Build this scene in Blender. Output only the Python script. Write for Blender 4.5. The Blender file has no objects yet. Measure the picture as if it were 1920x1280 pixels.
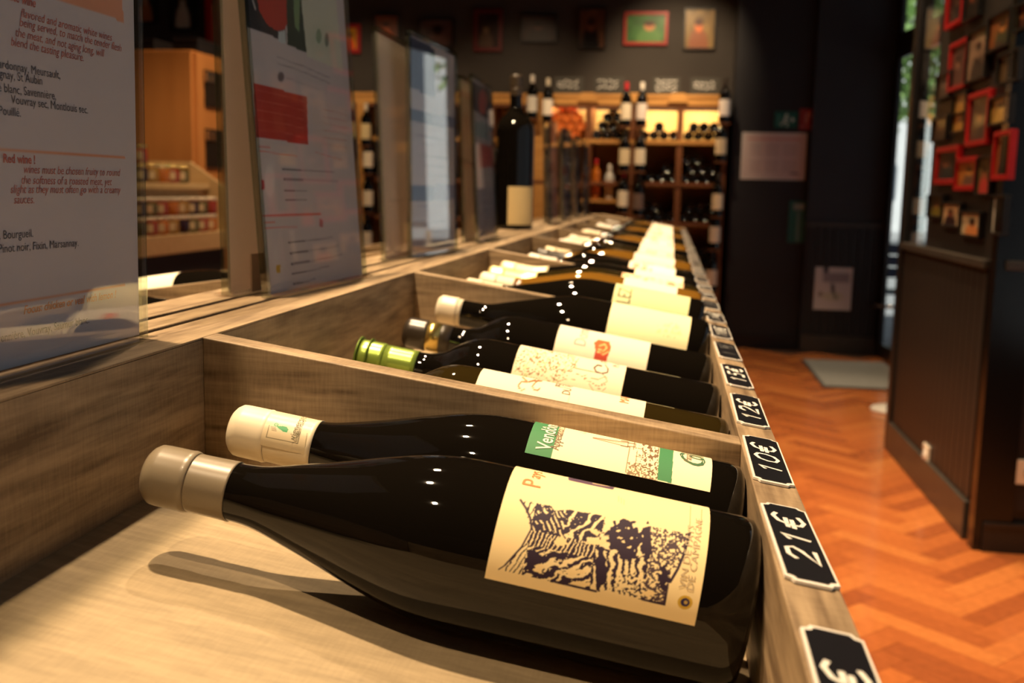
import bpy, math, random
import numpy as np
from mathutils import Matrix, Vector

random.seed(7); np.random.seed(7)
SC = bpy.context.scene
COL = SC.collection
H = 1.15                                   # height of the lens above the floor

# ------------------------------------------------------------------ camera
F = 1974.0
def _norm(v): return v / np.linalg.norm(v)
_d = np.array([672 - 960, 14360 - 640, F]); _d = _d / np.linalg.norm(_d)
Zc = -_d
_y = np.array([1257 - 960, 362 - 640, F]); _y = _y - Zc * (_y @ Zc); Yc = _norm(_y)
Xc = np.cross(Yc, Zc)
R = np.stack([Xc, Yc, Zc])                 # camera (x right, y down, z forward) -> world
cam_d = bpy.data.cameras.new('camera'); cam = bpy.data.objects.new('camera', cam_d); COL.objects.link(cam)
cam_d.sensor_width = 36.0; cam_d.lens = F / 1920 * 36
M = Matrix.Identity(4)
for i in range(3):
    M[i][0] = R[i, 0]; M[i][1] = -R[i, 1]; M[i][2] = -R[i, 2]
M[2][3] = H
cam.matrix_world = M
cam_d.clip_start = 0.02; cam_d.clip_end = 200
cam_d.dof.use_dof = True; cam_d.dof.focus_distance = 0.60; cam_d.dof.aperture_fstop = 10.5
SC.camera = cam
SC.view_settings.view_transform = 'Standard'; SC.view_settings.look = 'None'
SC.view_settings.gamma = 1.0; SC.view_settings.use_curve_mapping = False
SC.view_settings.exposure = 0.0
SC.cycles.max_bounces = 8; SC.cycles.transparent_max_bounces = 24; SC.cycles.transmission_bounces = 8
SC.cycles.glossy_bounces = 5; SC.cycles.diffuse_bounces = 4; SC.cycles.caustics_reflective = False
SC.cycles.caustics_refractive = False; SC.cycles.sample_clamp_indirect = 6.0

# ------------------------------------------------------------------ sky
W = bpy.data.worlds.new('sky'); SC.world = W; W.use_nodes = True
nt = W.node_tree; nt.nodes.clear()
o_ = nt.nodes.new('ShaderNodeOutputWorld'); b_ = nt.nodes.new('ShaderNodeBackground')
s_ = nt.nodes.new('ShaderNodeTexSky'); s_.sky_type = 'HOSEK_WILKIE'; s_.turbidity = 4.0
s_.sun_direction = (0.3, -0.5, 0.8)
mx_ = nt.nodes.new('ShaderNodeMixRGB'); mx_.inputs[0].default_value = 0.75; mx_.inputs[2].default_value = (.72, .77, .86, 1)
nt.links.new(s_.outputs[0], mx_.inputs[1]); nt.links.new(mx_.outputs[0], b_.inputs[0]); nt.links.new(b_.outputs[0], o_.inputs[0])
b_.inputs[1].default_value = .42

# the sun stands behind the shop and lights the far side of the street
sl = bpy.data.lights.new('sun', 'SUN'); sl.energy = 8.0; sl.color = (1, .95, .88); sl.angle = .01
so = bpy.data.objects.new('sun', sl); COL.objects.link(so); so.location = (0, 0, 30)
so.rotation_euler = Vector((.45, .62, -.62)).to_track_quat('-Z', 'Y').to_euler()
# ------------------------------------------------------------------ lamps of the shop and one added spot
WARM = (1.0, 0.72, 0.43)
def spot(x, y, z, tx, ty, tz, power, size=70, blend=.5, rad=.035, col=WARM):
    l = bpy.data.lights.new('ceiling_spot', 'SPOT'); l.energy = power; l.color = col
    l.spot_size = math.radians(size); l.spot_blend = blend; l.shadow_soft_size = rad
    o = bpy.data.objects.new('ceiling_spot', l); COL.objects.link(o); o.location = (x, y, z)
    o.rotation_euler = (Vector((tx, ty, tz)) - Vector((x, y, z))).to_track_quat('-Z', 'Y').to_euler()
    return o
for yy, pw in ((-.32, 100), (.74, 285), (1.75, 215), (2.75, 195), (3.75, 185), (4.75, 170)):       # track along the display
    spot(-.56, yy, 2.86, -.30, yy, 1.0, pw, 80, .6)
for xx, yy in ((1.0, 2.3), (.95, 3.5), (.95, 4.7), (.9, 5.9), (.9, 7.0)):   # over the aisle
    spot(xx, yy, 2.9, xx + .0, yy, 0, 148, 50, .6)
spot(.55, 4.2, 2.9, 1.045, 4.1, 1.4, 70, 60, .7)        # onto the photo wall
spot(.6, 3.1, 2.9, 1.045, 3.9, 1.3, 50, 60, .7)
spot(1.0, 1.7, 2.9, 1.3, 3.57, .7, 55, 45, .7)          # added spot, only there to warm the tone of the black panelling
spot(.0, 7.2, 2.9, .0, 8.4, 1.95, 110, 60, .8)         # wall wash over the rack
spot(-1.2, 6.9, 2.9, -1.2, 8.1, 1.5, 60, 70, .8)
spot(-2.4, 6.9, 2.9, -2.4, 8.1, 1.5, 70, 70, .8)
spot(-.2, 6.8, 2.9, -.3, 8.0, 1.5, 90, 60, .8)
spot(-1.5, 4.1, 2.9, -2.3, 4.5, .9, 120, 75, .7)        # jar display
spot(-1.6, 5.2, 2.9, -2.6, 5.3, 1.3, 85, 70, .7)

# ------------------------------------------------------------------ measuring helpers (pixel of the photograph -> point on a real plane)
def ray(u, v): return R @ np.array([(u - 960) / F, (v - 640) / F, 1.0])
def UP(p): return np.array([p[0], p[1], p[2] + H])
def atY(u, v, Y): r = ray(u, v); return UP(r * Y / r[1])
def atX(u, v, X): r = ray(u, v); return UP(r * X / r[0])
def atZ(u, v, Z): r = ray(u, v); return UP(r * (Z - H) / r[2])
def proj(P):
    q = np.asarray(P, float) - np.array([0, 0, H]); c = q @ R
    return c[..., 0] / c[..., 2] * F + 960, c[..., 1] / c[..., 2] * F + 640

# ------------------------------------------------------------------ materials
def s2l(c):
    c = np.asarray(c, float)
    return np.where(c <= .04045, c / 12.92, ((c + .055) / 1.055) ** 2.4)
def rgb(r, g, b): return tuple(s2l(np.array([r, g, b]) / 255.0))
MATS = {}
def mat(name, color=(.5, .5, .5), rough=.5, metal=0, spec=.5, coat=0, coat_r=.05, trans=0, ior=1.45):
    if name in MATS: return MATS[name]
    m = bpy.data.materials.new(name); m.use_nodes = True; MATS[name] = m
    p = m.node_tree.nodes['Principled BSDF']
    p.inputs['Base Color'].default_value = (*color, 1); p.inputs['Roughness'].default_value = rough
    p.inputs['Metallic'].default_value = metal; p.inputs['Specular IOR Level'].default_value = spec
    p.inputs['Coat Weight'].default_value = coat; p.inputs['Coat Roughness'].default_value = coat_r
    p.inputs['Transmission Weight'].default_value = trans; p.inputs['IOR'].default_value = ior
    return m
def nodes(m): return m.node_tree.nodes, m.node_tree.links, m.node_tree.nodes['Principled BSDF']
def mottled(name, c1, c2, scale=8, rough=.5, stretch=(1, 1, 1), spec=.5, coat=0, bump=0, metal=0):
    if name in MATS: return MATS[name]
    m = mat(name, c1, rough, metal, spec, coat); N, L, p = nodes(m)
    tc = N.new('ShaderNodeTexCoord'); mp = N.new('ShaderNodeMapping'); mp.inputs['Scale'].default_value = stretch
    nz = N.new('ShaderNodeTexNoise'); nz.inputs['Scale'].default_value = scale; nz.inputs['Detail'].default_value = 6
    cr = N.new('ShaderNodeValToRGB'); cr.color_ramp.elements[0].position = .3; cr.color_ramp.elements[1].position = .7
    cr.color_ramp.elements[0].color = (*c1, 1); cr.color_ramp.elements[1].color = (*c2, 1)
    L.new(tc.outputs['Object'], mp.inputs[0]); L.new(mp.outputs[0], nz.inputs[0]); L.new(nz.outputs[0], cr.inputs[0])
    L.new(cr.outputs[0], p.inputs['Base Color'])
    if bump:
        bp = N.new('ShaderNodeBump'); bp.inputs['Strength'].default_value = bump; bp.inputs['Distance'].default_value = .002
        L.new(nz.outputs[0], bp.inputs['Height']); L.new(bp.outputs[0], p.inputs['Normal'])
    return m
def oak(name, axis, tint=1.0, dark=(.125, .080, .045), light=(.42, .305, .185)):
    """grey-brown oak laminate, long grain along one axis, fine saw marks across it"""
    if name in MATS: return MATS[name]
    m = mat(name, (.4, .3, .2), .5, 0, .35); N, L, p = nodes(m)
    tc = N.new('ShaderNodeTexCoord')
    def noise(sc, scale, det=5, dist=0):
        mp = N.new('ShaderNodeMapping'); mp.inputs['Scale'].default_value = sc
        nz = N.new('ShaderNodeTexNoise'); nz.inputs['Scale'].default_value = scale; nz.inputs['Detail'].default_value = det
        nz.inputs['Distortion'].default_value = dist
        L.new(tc.outputs['Object'], mp.inputs[0]); L.new(mp.outputs[0], nz.inputs[0]); return nz
    lo = [9, 9, 9]; lo[axis] = 1.0
    hi = [60, 60, 60]; hi[axis] = 5
    cx = [10, 10, 10]; cx[axis] = 90
    a = noise(tuple(lo), 4.0, 8, 1.6); b = noise(tuple(hi), 4.0, 3); c = noise(tuple(cx), 7.0, 2)
    def mathn(op, x, y):
        q = N.new('ShaderNodeMath'); q.operation = op
        for i, v in enumerate((x, y)):
            if isinstance(v, (int, float)): q.inputs[i].default_value = v
            else: L.new(v, q.inputs[i])
        return q.outputs[0]
    s = mathn('ADD', mathn('MULTIPLY', a.outputs[0], .50), mathn('ADD', mathn('MULTIPLY', b.outputs[0], .36), mathn('MULTIPLY', c.outputs[0], .14)))
    cr = N.new('ShaderNodeValToRGB'); e = cr.color_ramp.elements
    e[0].position = .35; e[1].position = .63
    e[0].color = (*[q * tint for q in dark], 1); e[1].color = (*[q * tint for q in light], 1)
    L.new(s, cr.inputs[0]); L.new(cr.outputs[0], p.inputs['Base Color'])
    bp = N.new('ShaderNodeBump'); bp.inputs['Strength'].default_value = .12; bp.inputs['Distance'].default_value = .001
    L.new(s, bp.inputs['Height']); L.new(bp.outputs[0], p.inputs['Normal'])
    return m
def print_mat(name, rough=.6, coat=0.0, spec=.4):
    """ink and paper: the colours live on the mesh points"""
    if name in MATS: return MATS[name]
    m = mat(name, (1, 1, 1), rough, 0, spec, coat, .03); N, L, p = nodes(m)
    a = N.new('ShaderNodeVertexColor'); a.layer_name = 'ink'; L.new(a.outputs[0], p.inputs['Base Color'])
    return m
def clear(name, tint=(1, 1, 1), ior=1.49, rough=.0):
    """thin clear sheet: lets light straight through, mirrors by Fresnel"""
    if name in MATS: return MATS[name]
    m = bpy.data.materials.new(name); m.use_nodes = True; MATS[name] = m
    N = m.node_tree.nodes; L = m.node_tree.links; N.clear()
    o = N.new('ShaderNodeOutputMaterial'); mx = N.new('ShaderNodeMixShader'); fr = N.new('ShaderNodeFresnel'); fr.inputs[0].default_value = ior
    t = N.new('ShaderNodeBsdfTransparent'); t.inputs[0].default_value = (*tint, 1)
    g = N.new('ShaderNodeBsdfGlossy'); g.inputs['Roughness'].default_value = rough
    ge = N.new('ShaderNodeNewGeometry'); mr = N.new('ShaderNodeMapRange'); mr.inputs[3].default_value = ior; mr.inputs[4].default_value = 1 / ior
    L.new(ge.outputs['Backfacing'], mr.inputs[0]); L.new(mr.outputs[0], fr.inputs[0])     # same reflectance from either side of the sheet
    L.new(fr.outputs[0], mx.inputs[0]); L.new(t.outputs[0], mx.inputs[1]); L.new(g.outputs[0], mx.inputs[2]); L.new(mx.outputs[0], o.inputs[0])
    return m
def plank_mat(name, rnd):
    if name in MATS: return MATS[name]
    m = mat(name, (.5, .2, .06), .24, 0, .5, .25, .12); N, L, p = nodes(m)
    if rnd == 'object':
        i = N.new('ShaderNodeObjectInfo'); src = i.outputs['Random']
    else:
        i = N.new('ShaderNodeNewGeometry'); src = i.outputs['Random Per Island']
    cr = N.new('ShaderNodeValToRGB'); E = cr.color_ramp.elements
    E[0].position = 0; E[0].color = (.31, .085, .026, 1); E[1].position = 1; E[1].color = (.54, .185, .050, 1)
    e = E.new(.25); e.color = (.40, .115, .032, 1)
    e = E.new(.6); e.color = (.47, .142, .038, 1)
    tc = N.new('ShaderNodeTexCoord'); mp = N.new('ShaderNodeMapping'); mp.inputs['Scale'].default_value = (6, 6, 6)
    nz = N.new('ShaderNodeTexNoise'); nz.inputs['Scale'].default_value = 6; nz.inputs['Detail'].default_value = 5
    L.new(tc.outputs['Object'], mp.inputs[0]); L.new(mp.outputs[0], nz.inputs[0])
    mr = N.new('ShaderNodeMapRange'); mr.inputs[3].default_value = .72; mr.inputs[4].default_value = 1.25; L.new(nz.outputs[0], mr.inputs[0])
    mu = N.new('ShaderNodeMixRGB'); mu.blend_type = 'MULTIPLY'; mu.inputs[0].default_value = 1
    L.new(src, cr.inputs[0]); L.new(cr.outputs[0], mu.inputs[1]); L.new(mr.outputs[0], mu.inputs[2]); L.new(mu.outputs[0], p.inputs['Base Color'])
    return m

OAK_FLOOR_LIT = oak('lit_oak_laminate', 0, 1, (.29, .222, .135), (.45, .345, .21)); OAK_X = oak('oak_grain_across', 0); OAK_Y = oak('oak_grain_along', 1); OAK_Z = oak('oak_grain_upright', 2)  # one oak: lit tray floor painted paler, shaded walls painted darker
BLACK_WALL = mottled('charcoal_paint', (.019, .019, .022), (.024, .0235, .027), 3, .5, spec=.4)
BACK_WALL = mottled('dark_grey_plaster', (.050, .044, .040), (.060, .053, .047), 2, .75, spec=.2)
PANEL = mottled('umber_black_paint', (.020, .0165, .0145), (.026, .021, .018), 5, .42, spec=.4)
TRIM = mottled('satin_black_paint', (.014, .0125, .012), (.019, .0165, .016), 5, .35)
RAIL_TRIM = mottled('worn_black_paint', (.040, .034, .028), (.055, .046, .038), 9, .35)
SKIRT = mat('black_gloss_paint', (.012, .011, .012), .35)
GLASS_DARK = mat('dark_bottle_glass', (.0045, .0035, .0025), .025, 0, .5, 0)
GLASS_OLIVE = mat('olive_bottle_glass', (.020, .013, .003), .03, 0, .5)
GLASS_GOLD = mat('amber_wine_glass', (.16, .075, .010), .04, 0, .5)
GLASS_ROSE = mat('rose_wine_glass', (.62, .16, .035), .06, 0, .5)
ACRYL = clear('clear_acrylic'); PANE = clear('window_glass', (.95, .98, .97), 1.38)
ACRYL_EDGE = mat('acrylic_edge', (.60, .58, .50), .08, 0, .8, .5)
PAPER = print_mat('printed_paper', .6)
def thin_paper(name, amount, tint):
    m = print_mat(name, .6); N, L, p = nodes(m); o = N['Material Output']
    t = N.new('ShaderNodeBsdfTranslucent'); mx = N.new('ShaderNodeMixShader'); mx.inputs[0].default_value = amount; t.inputs[0].default_value = (*tint, 1)
    L.new(p.outputs[0], mx.inputs[1]); L.new(t.outputs[0], mx.inputs[2]); L.new(mx.outputs[0], o.inputs['Surface'])
    return m
PAPER_T = thin_paper('thin_paper', .48, (.95, .80, .78)); LABEL = print_mat('printed_label', .55, 0, .3); PHOTO = print_mat('photo_print', .35, .15)
WHITE = mat('white_plastic', (.78, .74, .68), .35); INK = mat('black_ink', (.03, .028, .03), .6); RED_INK = mat('brick_red_ink', rgb(170, 72, 58), .6)
ORANGE_INK = mat('orange_ink', rgb(214, 128, 70), .6); CHALK = mat('white_chalk_pen', (.72, .70, .64), .7)
SLATE = mat('black_slate_card', (.009, .009, .012), .28, 0, .5)
STEEL = mat('brushed_steel', (.62, .60, .56), .25, 1.0)
RED_FRAME = mat('red_lacquer_frame', (.40, .008, .010), .4); BLACK_FRAME = mat('black_frame', (.008, .007, .007), .4)
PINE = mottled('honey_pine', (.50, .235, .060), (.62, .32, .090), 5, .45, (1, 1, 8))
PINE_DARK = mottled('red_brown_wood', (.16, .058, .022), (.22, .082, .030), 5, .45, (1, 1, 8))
BACK_PINE = mottled('pale_wood_backing', (.72, .48, .17), (.80, .55, .20), 4, .55)
CHERRY = mottled('cherry_veneer', (.46, .175, .045), (.56, .225, .062), 3, .4, (3, 3, .6))
BEECH = mottled('beech_board', (.50, .33, .15), (.58, .39, .19), 6, .45, (1, 6, 6))

# ------------------------------------------------------------------ object helpers
def tag(o, label=None, cat=None, group=None, kind=None):
    if label: o['label'] = label
    if cat: o['category'] = cat
    if group: o['group'] = group
    if kind: o['kind'] = kind
    return o
def empty(name, loc=(0, 0, 0), label=None, cat=None, group=None, mw=None):
    o = bpy.data.objects.new(name, None); COL.objects.link(o); o.empty_display_size = .02
    if mw is not None: o.matrix_basis = mw
    else: o.location = loc
    return tag(o, label, cat, group)
class MB:
    def __init__(s): s.v = []; s.f = []; s.mi = []; s.sm = []
    def add(s, vs, fs, mi=0, smooth=False):
        n = len(s.v); s.v += [tuple(map(float, q)) for q in vs]
        for f in fs: s.f.append(tuple(i + n for i in f)); s.mi.append(mi); s.sm.append(smooth)
        return s
    def box(s, x0, x1, y0, y1, z0, z1, mi=0):
        x0, x1 = sorted((x0, x1)); y0, y1 = sorted((y0, y1)); z0, z1 = sorted((z0, z1))
        v = [(x0, y0, z0), (x1, y0, z0), (x1, y1, z0), (x0, y1, z0), (x0, y0, z1), (x1, y0, z1), (x1, y1, z1), (x0, y1, z1)]
        return s.add(v, [(0, 3, 2, 1), (4, 5, 6, 7), (0, 1, 5, 4), (1, 2, 6, 5), (2, 3, 7, 6), (3, 0, 4, 7)], mi)
    def prism(s, poly, axis, a, b, mi=0):
        """extrude a 2-D polygon along an axis; the polygon uses the two other axes in order"""
        def P(q, t):
            r = list(q); r.insert(axis, t); return tuple(r)
        n = len(poly); v = [P(q, a) for q in poly] + [P(q, b) for q in poly]
        f = [tuple(range(n)), tuple(range(2 * n - 1, n - 1, -1))] + [(i, i + n, (i + 1) % n + n, (i + 1) % n) for i in range(n)]
        return s.add(v, f, mi)
    def lathe(s, prof, n=32, mi=0, smooth=True, cx=0, cy=0, axis=2):
        vs = []; fs = []; ids = []
        for (r, z) in prof:
            if r < 1e-6: ids.append([len(vs)]); vs.append((0, 0, z))
            else:
                ids.append(list(range(len(vs), len(vs) + n)))
                vs += [(r * math.cos(2 * math.pi * k / n), r * math.sin(2 * math.pi * k / n), z) for k in range(n)]
        for A, B in zip(ids[:-1], ids[1:]):
            for k in range(n):
                k2 = (k + 1) % n
                if len(A) == 1 and len(B) == 1: continue
                if len(A) == 1: fs.append((A[0], B[k2], B[k]))
                elif len(B) == 1: fs.append((A[k], A[k2], B[0]))
                else: fs.append((A[k], A[k2], B[k2], B[k]))
        if axis == 1: vs = [(x, z, -y) for x, y, z in vs]
        if axis == 0: vs = [(z, x, y) for x, y, z in vs]
        return s.add([(x + cx, y + cy, z) for x, y, z in vs], fs, mi, smooth)
    def tube(s, pts, r, n=8, mi=0):
        pts = [np.array(p, float) for p in pts]; rings = []
        for i, p in enumerate(pts):
            t = _norm(pts[min(i + 1, len(pts) - 1)] - pts[max(i - 1, 0)])
            u = np.cross(t, [0, 0, 1.0]);
            if np.linalg.norm(u) < 1e-3: u = np.cross(t, [1.0, 0, 0])
            u = _norm(u); w = np.cross(t, u)
            rings.append([p + r * (math.cos(a) * u + math.sin(a) * w) for a in np.linspace(0, 2 * math.pi, n, endpoint=False)])
        vs = [q for g in rings for q in g]; fs = []
        for i in range(len(pts) - 1):
            for k in range(n): fs.append((i * n + k, i * n + (k + 1) % n, (i + 1) * n + (k + 1) % n, (i + 1) * n + k))
        fs.append(tuple(range(n - 1, -1, -1))); fs.append(tuple((len(pts) - 1) * n + k for k in range(n)))
        return s.add(vs, fs, mi, True)
    def mesh(s, name, mats):
        me = bpy.data.meshes.new(name); me.from_pydata(s.v, [], s.f)
        for m in (mats if isinstance(mats, (list, tuple)) else [mats]): me.materials.append(m)
        me.polygons.foreach_set('material_index', s.mi); me.polygons.foreach_set('use_smooth', s.sm); me.update()
        return me
    def build(s, name, mats, parent=None, bevel=0, **kw):
        return link(name, s.mesh(name, mats), parent, bevel, **kw)
def link(name, me, parent=None, bevel=0, label=None, cat=None, group=None, kind=None):
    o = bpy.data.objects.new(name, me); COL.objects.link(o)
    if parent is not None: o.parent = parent
    if bevel:
        b = o.modifiers.new('bevel', 'BEVEL'); b.width = bevel; b.segments = 2; b.limit_method = 'ANGLE'
    return tag(o, label, cat, group, kind)
def copy_tree(o, parent=None):
    c = o.copy(); COL.objects.link(c)
    if parent is not None: c.parent = parent
    for ch in list(o.children): copy_tree(ch, c)
    return c

# ------------------------------------------------------------------ print: a little painter on mesh points
def vnoise(x, y, seed=0):
    xi = np.floor(x).astype(int); yi = np.floor(y).astype(int); fx = x - xi; fy = y - yi
    fx = fx * fx * (3 - 2 * fx); fy = fy * fy * (3 - 2 * fy)
    def h(a, b):
        n = np.sin((a * 127.1 + b * 311.7 + seed * 74.7)) * 43758.5453
        return n - np.floor(n)
    return (h(xi, yi) * (1 - fx) + h(xi + 1, yi) * fx) * (1 - fy) + (h(xi, yi + 1) * (1 - fx) + h(xi + 1, yi + 1) * fx) * fy
class Paint:
    def __init__(s, X, Y, bg, aa=1.0):
        s.X = X; s.Y = Y; s.aa = aa; s.c = np.zeros(X.shape + (3,)); s.c[:] = np.array(bg) / 255.0
        s.mask = np.ones(X.shape)
    def put(s, a, col):
        a = (np.clip(a, 0, 1) * s.mask)[..., None]; s.c = s.c * (1 - a) + a * np.array(col) / 255.0; return s
    def inside(s, poly):
        X, Y = s.X, s.Y; r = np.zeros(X.shape, bool); n = len(poly)
        for i in range(n):
            x0, y0 = poly[i]; x1, y1 = poly[(i + 1) % n]
            if y0 == y1: continue
            c = ((y0 > Y) != (y1 > Y)) & (X < (x1 - x0) * (Y - y0) / (y1 - y0) + x0); r ^= c
        return r
    def poly(s, p, col, a=1.0): return s.put(s.inside(p) * a, col)
    def rect(s, x0, y0, x1, y1, col, a=1.0):
        return s.put(((s.X >= x0) & (s.X <= x1) & (s.Y >= y0) & (s.Y <= y1)) * a, col)
    def ell(s, cx, cy, rx, ry, col, a=1.0, soft=.08):
        d = np.sqrt(((s.X - cx) / rx) ** 2 + ((s.Y - cy) / ry) ** 2); return s.put(np.clip((1 - d) / soft + .5, 0, 1) * a, col)
    def line(s, pts, w, col, a=1.0):
        d = np.full(s.X.shape, 1e9)
        for (x0, y0), (x1, y1) in zip(pts[:-1], pts[1:]):
            dx, dy = x1 - x0, y1 - y0; L = dx * dx + dy * dy + 1e-12
            t = np.clip(((s.X - x0) * dx + (s.Y - y0) * dy) / L, 0, 1)
            d = np.minimum(d, np.hypot(s.X - x0 - t * dx, s.Y - y0 - t * dy))
        return s.put(np.clip((w / 2 - d) / s.aa + .5, 0, 1) * a, col)
def sheet(P, paint, name, m, parent=None, **kw):
    """P: (rows, cols, 3) points; paint: Paint or a flat 0-255 colour"""
    h, w = P.shape[:2]; me = bpy.data.meshes.new(name)
    idx = np.arange(h * w).reshape(h, w)
    f = np.stack([idx[:-1, :-1], idx[1:, :-1], idx[1:, 1:], idx[:-1, 1:]], -1).reshape(-1, 4)
    me.from_pydata(P.reshape(-1, 3).tolist(), [], f.tolist())
    a = me.color_attributes.new('ink', 'FLOAT_COLOR', 'POINT')
    c = np.ones((h * w, 4), np.float32)
    c[:, :3] = s2l(paint.c.reshape(-1, 3)) if isinstance(paint, Paint) else s2l(np.array(paint) / 255.0)
    a.data.foreach_set('color', c.ravel()); me.materials.append(m)
    me.polygons.foreach_set('use_smooth', np.ones(len(f), bool)); me.update()
    return link(name, me, parent, **kw)

# ------------------------------------------------------------------ lettering
_TC = {}
def text2d(txt, size=1.0, shear=0.0, bold=0.0):
    key = (txt, shear, bold)
    if key not in _TC:
        cu = bpy.data.curves.new('t', 'FONT'); cu.body = txt; cu.size = 1; cu.shear = shear; cu.resolution_u = 3; cu.offset = bold
        o = bpy.data.objects.new('t', cu); COL.objects.link(o); bpy.context.view_layer.update()
        dg = bpy.context.evaluated_depsgraph_get(); me = bpy.data.meshes.new_from_object(o.evaluated_get(dg))
        v = np.array([q.co[:2] for q in me.vertices]) if len(me.vertices) else np.zeros((0, 2)); f = [tuple(p.vertices) for p in me.polygons]
        bpy.data.objects.remove(o); bpy.data.curves.remove(cu); bpy.data.meshes.remove(me)
        _TC[key] = (v, f)
    v, f = _TC[key]; return v * size, f
def ribbon2d(pts, w):
    pts = [np.array(p, float) for p in pts]; L = []; Rr = []
    for i, p in enumerate(pts):
        t = pts[min(i + 1, len(pts) - 1)] - pts[max(i - 1, 0)]; t = t / (np.linalg.norm(t) + 1e-9); n = np.array([-t[1], t[0]])
        L.append(p + n * w / 2); Rr.append(p - n * w / 2)
    n = len(pts); return np.array(L + Rr), [(i, i + 1, n + i + 1, n + i) for i in range(n - 1)]

# ================================================================== SETTING
YB = 8.42; YR = 8.10; XF = 1.55
fl = MB().box(-5, XF + .32, -3.5, 8.6, -.2, -.005).build('floor', mat('screed', (.05, .02, .01), .8), kind='structure')
MB().box(-5, XF + .5, -3.5, 8.6, 3.05, 3.2).build('ceiling', mat('ceiling_black', (.012, .012, .013), .8), kind='structure')
MB().box(-5, .44, YB, YB + .18, 0, 3.05).build('wall_back', BACK_WALL, kind='structure')
MB().box(.44, 1.0, YR, YB + .18, 0, 3.05).build('wall_back_side', BLACK_WALL, kind='structure')
MB().box(-5.2, -5, -3.5, 8.6, 0, 3.05).build('wall_left', BLACK_WALL, kind='structure')
MB().box(-5, XF + .2, -3.7, -3.5, 0, 3.05).build('wall_front', mat('dull_wall', (.10, .085, .07), .8), kind='structure')
MB().box(.44, 1.0, YR - .012, YR, 0, .10).build('baseboard_back', SKIRT, kind='structure')

# herringbone parquet
Wd, Ld = .074, 5
pm_o = plank_mat('parquet_plank', 'object'); pm_i = plank_mat('parquet_field', 'island')
def plank_mesh(along_x):
    w, l, g = Wd, Wd * Ld, .0006
    m = MB(); x, y = ((l, w) if along_x else (w, l))
    m.box(-x / 2 + g, x / 2 - g, -y / 2 + g, y / 2 - g, -.006, 0)
    a = math.radians(45); m.v = [(p[0] * math.cos(a) - p[1] * math.sin(a), p[0] * math.sin(a) + p[1] * math.cos(a), p[2]) for p in m.v]
    return m
pmx = plank_mesh(True); pmy = plank_mesh(False); mex = pmx.mesh('plank', pm_o); mey = pmy.mesh('plank', pm_o)
cand = []; c45 = math.sqrt(.5)
for k in range(-160, 200):
    for q in range(-24, 24):
        for hor in (0, 1):
            cx, cy = (k + q * Ld + Ld / 2, k - q * Ld + .5) if hor else (k + q * Ld + Ld + .5, k - q * Ld - Ld + 1 + Ld / 2)
            cx *= Wd; cy *= Wd; x = (cx - cy) * c45 + .9; y = (cx + cy) * c45 + 3
            if -5 < x < XF + .10 and -3.4 < y < 8.55:
                if x > .45 and y > 8.0: continue
                if x > 1.0 and y > 7.9: continue
                u, v = proj((x, y, 0)); vis = (1.2 < y and 1270 < u < 2000 and 600 < v < 1400 and x > .15 and not (x > 1.07 and y < 5.0))
                cand.append((x, y, hor, vis))
vis = sorted([c for c in cand if c[3]], key=lambda c: c[1])
keep = vis[:298]; rest = vis[298:] + [c for c in cand if not c[3]]
for (x, y, hor, _) in keep:
    o = link('plank', mex if hor else mey, fl); o.location = (x, y, random.uniform(-.0004, .0004))
fld = MB()
for (x, y, hor, _) in rest:
    src = pmx if hor else pmy; dz = random.uniform(-.0004, .0004)
    fld.add([(p[0] + x, p[1] + y, p[2] + dz) for p in src.v], src.f[1:2] + src.f[2:])
fld.build('parquet_field', pm_i, fl, kind='stuff')

# pilaster beside the street door
pil = MB().box(1.0, XF, 8.03, YB + .18, 0, 3.05).build('wall_pilaster', mottled('blue_black_paint', (.021, .023, .029), (.026, .028, .034), 3, .5), kind='structure')
n = 9; bw = (XF - 1.02) / n
bmesh_ = MB().box(-bw / 2 + .003, bw / 2 - .003, -.010, 0, .14, .92).mesh('board', TRIM)
for i in range(n):
    o = link('board', bmesh_, pil); o.location = (1.02 + bw * (i + .5), 8.03, 0)
MB().box(1.0, XF, 8.005, 8.03, .925, .965).build('dado_rail', RAIL_TRIM, pil)
MB().box(1.0, XF, 8.008, 8.03, 0, .13).build('skirting', RAIL_TRIM, pil)

# partition with the photo wall
XP = 1.045; Y0, Y1 = 3.60, 4.975
par = MB().box(XP + .012, XP + .05, Y0, 4.60, 0, 3.05).box(XP + .012, XP + .05, 4.60, Y1 - .05, 0, .93).build('wall_right', PANEL, kind='structure')
n = 17; bw = (4.92 - 3.66) / n
bmesh_ = MB().box(0, .012, -bw / 2 + .003, bw / 2 - .003, .14, .93).mesh('board', PANEL)
for i in range(n):
    o = link('board', bmesh_, par); o.location = (XP, 3.66 + bw * (i + .5), 0)
MB().box(XP - .018, XP + .012, 3.66, 4.93, .925, .955).build('dado_rail', RAIL_TRIM, par, .004)
MB().box(XP - .014, XP + .012, 3.66, 4.93, 0, .135).build('skirting', RAIL_TRIM, par, .004)
MB().box(XP - .012, XP + .022, 4.93, 5.0, 0, 3.05).build('post', TRIM, par)
MB().box(XP - .008, XP + .11, 3.55, 3.61, 0, 3.05).build('post', mat('black_gloss_post', (.004, .004, .004), .2), par)
MB().box(XP + .004, XP + .008, 4.60, 4.93, .955, 3.05).build('window_pane', PANE, par)
front = MB().box(XP + .02, XF, 3.57, 3.62, 0, 3.05).build('wall_right_return', TRIM, kind='structure')
n = 6; bw = (XF - 1.075) / n
bmesh_ = MB().box(-bw / 2 + .003, bw / 2 - .003, -.010, 0, .14, .93).mesh('board', mottled('ink_black_paint', (.0115, .011, .0135), (.015, .014, .017), 5, .4))
for i in range(n):
    o = link('board', bmesh_, front); o.location = (1.075 + bw * (i + .5), 3.57, 0)
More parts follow.
